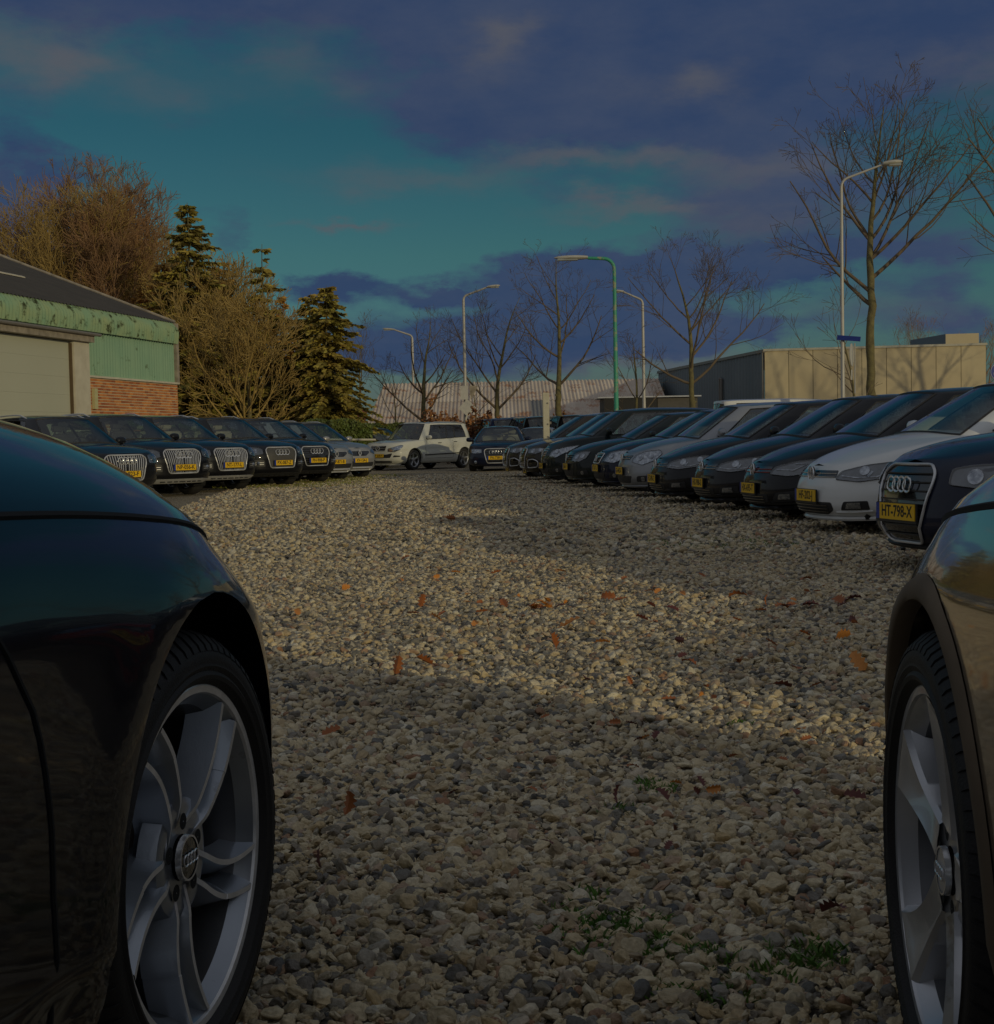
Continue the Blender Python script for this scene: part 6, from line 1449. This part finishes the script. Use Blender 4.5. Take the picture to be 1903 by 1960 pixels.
def b4(e):
    b = MB(); b.box((0, 0, 0), (.34, .03, .60)); b.build('sign_plate', M_SIGNG, e, smooth=False); b = MB(); b.add([(.22, -.02, .3), (.62, -.02, .3), (.3, -.02, -.35), (.22, .0, .3), (.62, .0, .3), (.3, .0, -.35)], [(0, 1, 2), (3, 5, 4), (0, 3, 4, 1), (1, 4, 5, 2), (2, 5, 3, 0)]); b.build('wooden_flag', M_TRIMG, e, smooth=False)
post_sign('rectangular_sign', 'small white plate above the diamond sign', (X_at(889, 65.3, 752), 65.3, z_at(889, 752, 65.3)), b4)
def b5(e):
    b = MB(); b.lathe([(-.012, .001), (-.012, .30), (.012, .30), (.012, .001)], 32, axis='Y'); b.build('round_face', M_SIGNB, e)
    w = MB(); w.loop([(.285*math.cos(a), -.016, .285*math.sin(a)) for a in [2*PI*q/32 for q in range(32)]], .010, 4)
    for cx in (-.11, .11): w.loop([(cx+.075*math.cos(a), -.016, -.06+.075*math.sin(a)) for a in [2*PI*q/16 for q in range(16)]], .009, 4)
    for a_, c_ in (((-.11, -.06), (-.04, .05)), ((-.04, .05), (.08, .05)), ((.08, .05), (.11, -.06)), ((-.04, .05), (.01, -.06)), ((.01, -.06), (.08, .05)), ((-.04, .05), (-.06, .10)), ((.08, .05), (.06, .10))): w.tube([(a_[0], -.016, a_[1]), (c_[0], -.016, c_[1])], .009, 4)
    w.build('bicycle_symbol', M_SIGNW, e); b = MB(); b.box((0, .0, -.50), (.5, .02, .30)); b.build('red_plate', M_SIGNR, e, smooth=False)
    b = MB(); b.tube([(0, .03, .3), (0, .03, -2.6)], .03, 8); b.build('pole', M_GALV, e)
post_sign('bicycle_sign', 'round blue bicycle sign over a red plate at the right edge', (X_at(1910, 48, 712), 48, z_at(1910, 712, 48)), b5)
# white post with bolts
def wpost():
    Y = 35.0; H = z_at(1045, 752, Y); e = empty('white_post', (X_at(1045, Y, 790), Y, 0), 0, 'white square post with bolts rising behind the dark row', 'post')
    b = MB(); b.box((0, 0, H/2), (.155, .155, H)); o = b.build('post', mat('white_painted_wood', (.62, .58, .45), .7, col2=(.50, .46, .34), nscale=6), e, smooth=False)
    bm = bmesh.new(); bm.from_mesh(o.data); bmesh.ops.bevel(bm, geom=bm.edges[:], offset=.012, segments=2, affect='EDGES'); bm.to_mesh(o.data); bm.free()
    for z in (H-.25, H-.75, H-1.05): b = MB(); b.lathe([(-.095, .001), (-.095, .02), (-.07, .02)], 8, axis='Y', c=(.04, 0, z)); b.build('bolt', M_GUT, e)
    b = MB(); b.box((.10, 0, H-.72), (.05, .05, .06)); b.build('rail_bracket', M_GUT, e)
wpost()
# dark container and flat trailer behind the row
tr_ = empty('dark_trailer', (X_at(1203, 71), 71, 0), 0, 'dark tarpaulin trailer standing before the warehouse side wall', 'trailer')
b = MB(); b.box((0, 0, 2.45), (2.5, 3.0, .85)); b.build('black_cover', mat('black_tarpaulin', (.015, .014, .014), .6), tr_, smooth=False)
b = MB(); b.box((2.25, .2, 2.5), (1.9, 3.0, .85)); b.build('grey_cover', mat('grey_tarpaulin', (.11, .10, .09), .7), tr_, smooth=False)
b = MB(); b.box((.95, 0, 1.93), (4.8, 3.1, .14)); b.build('load_bed', M_GUT, tr_, smooth=False)
b = MB(); b.box((.9, 0, 2.92), (4.9, 3.1, .06)); b.build('top_rail', M_SATIN, tr_, smooth=False)
for sx in (-1.0, 2.6):
    for sy in (-1.1, 1.1): b = MB(); b.lathe([(-.15, .001), (-.15, .5), (.1, .52), (.1, .001)], 20, c=(sx*1.0, sy, .5)); b.lathe([(-.02, .3), (.02, .3)], 12, c=(sx, sy, .5)); w_ = b.build('wheel', M_RUBBER, tr_); 
b = MB(); b.box((.9, 0, 1.2), (4.4, 1.6, 1.35)); b.build('chassis', M_UNDER, tr_, smooth=False)
# ------------------------------------------------------------------ leaves and weeds on the gravel
M_OAK = [mat('brown_oak_leaf', (.40, .13, .03), .6, col2=(.26, .08, .025), nscale=30), mat('orange_oak_leaf', (.68, .28, .05), .55, col2=(.50, .18, .035), nscale=30), mat('dark_red_leaf', (.14, .03, .02), .6, col2=(.09, .025, .02), nscale=30)]
def oak_mesh(r, m):
    pts = []; n = 9
    for k in range(n):
        f = k/(n-1); w = (.30+.25*math.sin(PI*f*.95))*(1.0 if k % 2 else .50)*(.35 if k in (0, n-1) else 1); pts.append((f, w*.62))
    up = [(f, w) for f, w in pts]; b = MB(); vs = []; fold = r.uniform(.15, .7); curl = r.uniform(-.5, .6)
    for f, w in pts: 
        for s_ in (-1, 0, 1): vs.append(((f-.5), s_*w*math.cos(fold*.6), abs(s_)*w*math.sin(fold)+curl*(f-.5)**2+r.gauss(0, .015)))
    fs = []
    for k in range(n-1):
        for j in (0, 1): a = k*3+j; fs.append((a, a+1, a+4, a+3))
    b.add(vs, fs); b.tube([(-.5, 0, curl*.25), (-.62, .01, curl*.3), (-.74, 0, curl*.3)], .012, 4)
    me = b.build('leaf_tmp', m, None, angle=40); d = me.data; bpy.data.objects.remove(me); return d
rl = random.Random(9); LM = [oak_mesh(rl, M_OAK[k % 3]) for k in range(9)]; CN = ['brown', 'orange brown', 'dark red']
seen = {}
LV = [(863, 1003, .16, 0, 1), (1092, 1210, .13, 1, 0), (1062, 1255, .12, 0, 1), (812, 1285, .10, 0, 0), (760, 1300, .09, 0, 1), (835, 1198, .08, 1, 0), (808, 1168, .09, 0, 1), (790, 1190, .08, 0, 0), (910, 1210, .07, 1, 0), (965, 1170, .10, 0, 0), (1020, 1176, .10, 0, 0), (1050, 1178, .09, 1, 0), (1156, 1248, .08, 1, 0), (1165, 1160, .10, 0, 1), (1190, 1162, .09, 0, 0),
    (1320, 1128, .12, 0, 0), (1345, 1140, .10, 2, 0), (1415, 1152, .13, 0, 0), (1610, 1165, .14, 0, 0), (1635, 1160, .12, 2, 0), (1545, 1120, .10, 0, 0), (1555, 1172, .11, 2, 0), (1500, 1175, .11, 0, 0), (1618, 1240, .10, 1, 1), (1648, 1295, .11, 1, 1), (1500, 1335, .10, 2, 0), (775, 1078, .10, 0, 0), (1075, 1105, .09, 1, 0), (530, 1150, .09, 0, 0), (568, 1186, .08, 1, 0),
    (632, 1430, .10, 0, 0), (665, 1580, .10, 0, 1), (608, 1690, .07, 2, 1), (1045, 1400, .05, 0, 0), (1180, 1410, .06, 0, 1), (1215, 1500, .06, 0, 0), (1345, 1532, .07, 2, 0), (1645, 1563, .09, 2, 0), (1285, 1662, .05, 2, 0), (1605, 1790, .10, 2, 0), (1050, 1655, .05, 2, 0), (950, 1108, .09, 0, 0), (1255, 1052, .10, 0, 0), (1480, 1250, .08, 0, 0), (1290, 1180, .08, 2, 0), (1360, 1190, .07, 0, 0), (1230, 1200, .08, 2, 0), (700, 1230, .05, 0, 0), (1530, 1555, .08, 2, 0), (1410, 1480, .06, 0, 0)]
near_t = lambda px, py: ('near the dark car wheel' if px < 760 else 'near the bronze car' if px > 1480 else 'in the middle of the gravel')
for _ in range(90):
    cl = rl.choice([(1350, 1150, 330, 45), (1560, 1175, 200, 60), (1000, 1180, 260, 40), (1300, 1330, 300, 120), (800, 1120, 200, 60), (1250, 1500, 420, 160)])
    LV.append((int(rl.gauss(cl[0], cl[2]*.5)), int(rl.gauss(cl[1], cl[3]*.6)), rl.uniform(.035, .085), rl.choice([0, 0, 2, 1]), 1 if rl.random() < .2 else 0))
LV = sorted([(a, b, c_*(.85 if b < 1350 else .62), d, e_) for a, b, c_, d, e_ in LV], key=lambda v: -v[1])
LV = [v for v in LV if 1000 < v[1] < 1900 and 540 < v[0] < 1690]
for k, (px, py, s_, ci, st) in enumerate(LV):
    Y = FPX*CAMH/unroll(px, py)[1]; o = bpy.data.objects.new('fallen_leaf', LM[(rl.randrange(3))*3+ci]); COL.objects.link(o); o.location = (X_at(px, Y, py), Y, .030+(s_*.30 if st else .012)); o.scale = (s_,)*3
    o.rotation_euler = (R(rl.uniform(45, 95)) if st else R(rl.uniform(-32, 32)), R(rl.uniform(40, 80)*(rl.random() < .5)) if st else R(rl.uniform(-30, 30)), rl.uniform(0, 6.3))
    big = 'large' if s_ > .085 else 'small' if s_ < .06 else 'mid-sized'
    side = 'by the black car' if px < 830 else 'by the bronze car' if px > 1480 else 'left of middle' if px < 1050 else 'right of middle' if px > 1250 else 'mid lot'
    row_ = 'far out' if py < 1120 else 'fairly far' if py < 1170 else 'at mid distance' if py < 1225 else 'by the shadow edge' if py < 1350 else 'quite near' if py < 1550 else 'nearest'
    lab = '%s %s oak leaf %s, %s, %s' % (big, CN[ci], 'on edge' if st else 'lying flat', side, row_)
    if lab in seen:
        # told apart from its look-alike by which of the two lies nearer the camera or further to one side
        for w_ in ('nearer one', 'farther one', 'third one', 'fourth one', 'fifth one', 'sixth one'):
            if lab+', '+w_ not in seen: lab = lab+', '+w_; break
    seen[lab] = 1
    tag(o, lab, 'leaf', 'fallen leaves on the gravel')
# weeds
M_WEED = mat('weeds', (.07, .17, .02), .6, col2=(.11, .20, .03), nscale=9, island=.35); M_DRYG = mat('mossy_grass', (.20, .22, .03), .7, col2=(.28, .26, .05), nscale=2, island=.3)
def weeds(name, label, spots, m, seed, hgt=.03):
    r = random.Random(seed); b = MB(); vs = []; fs = []
    for (cx, cy, rx, ry, n) in spots:
        for k in range(n):
            a = r.uniform(0, 6.3); q = math.sqrt(r.random()); x = cx+rx*1.5*q*math.cos(a); y = cy+ry*1.5*q*math.sin(a); h_ = hgt*r.uniform(.4, 1.3); w = h_*.13; d = rvec(r); d.z = abs(d.z)*.5+.8; d.normalize(); t_ = Vector((r.gauss(0, 1), r.gauss(0, 1), 0)).normalized()*w; p = Vector((x, y, .013))
            o_ = len(vs); vs += [p-t_, p+t_, p+d*h_*.6+t_*1.1, p+d*h_+Vector((d.x, d.y, 0))*h_*.4, p+d*h_*.6-t_*1.1]; fs.append((o_, o_+1, o_+2, o_+3, o_+4))
    b.add(vs, fs); o = b.build(name, m, None, smooth=False); tag(o, label, 'weeds', None, 'stuff'); return o
def gp(px, py): Y = FPX*CAMH/unroll(px, py)[1]; return X_at(px, Y, py), Y
sp_ = []
for px, py, rx, ry, n in ((1110, 1800, .05, .06, 260), (1165, 1815, .04, .05, 180), (1090, 1770, .035, .04, 110), (1215, 1790, .05, .03, 160), (1300, 1850, .05, .05, 240), (1345, 1862, .05, .03, 180), (1260, 1835, .04, .04, 120), (1560, 1855, .05, .05, 240), (1460, 1900, .06, .03, 120), (1380, 1945, .05, .03, 120), (1265, 1525, .035, .05, 90), (1240, 1520, .03, .04, 60), (1190, 1570, .04, .03, 50), (1300, 1935, .05, .03, 100), (1170, 1850, .04, .04, 90), (1420, 1400, .03, .04, 30), (1130, 1740, .03, .03, 60)):
    x_, y_ = gp(px, py); sp_.append((x_, y_, rx, ry, n))
weeds('weed_patches', 'small green weeds growing up between the pebbles', sp_, M_WEED, 3, .018)
x_, y_ = gp(1385, 1040); weeds('grass_patch', 'green grass patch in front of the shaded row', [(x_, y_, .45, .7, 1500)], M_WEED, 4, .020)
sp2 = []
for px, py in ((640, 922), (590, 930), (520, 932), (560, 924), (690, 914), (610, 921)): x_, y_ = gp(px, py); sp2.append((x_, y_, .9, 1.4, 1500))
weeds('grass_verge', 'yellow green grass along the front of the sunlit row', sp2, M_DRYG, 5, .05)
# ------------------------------------------------------------------ end
bpy.context.view_layer.update()
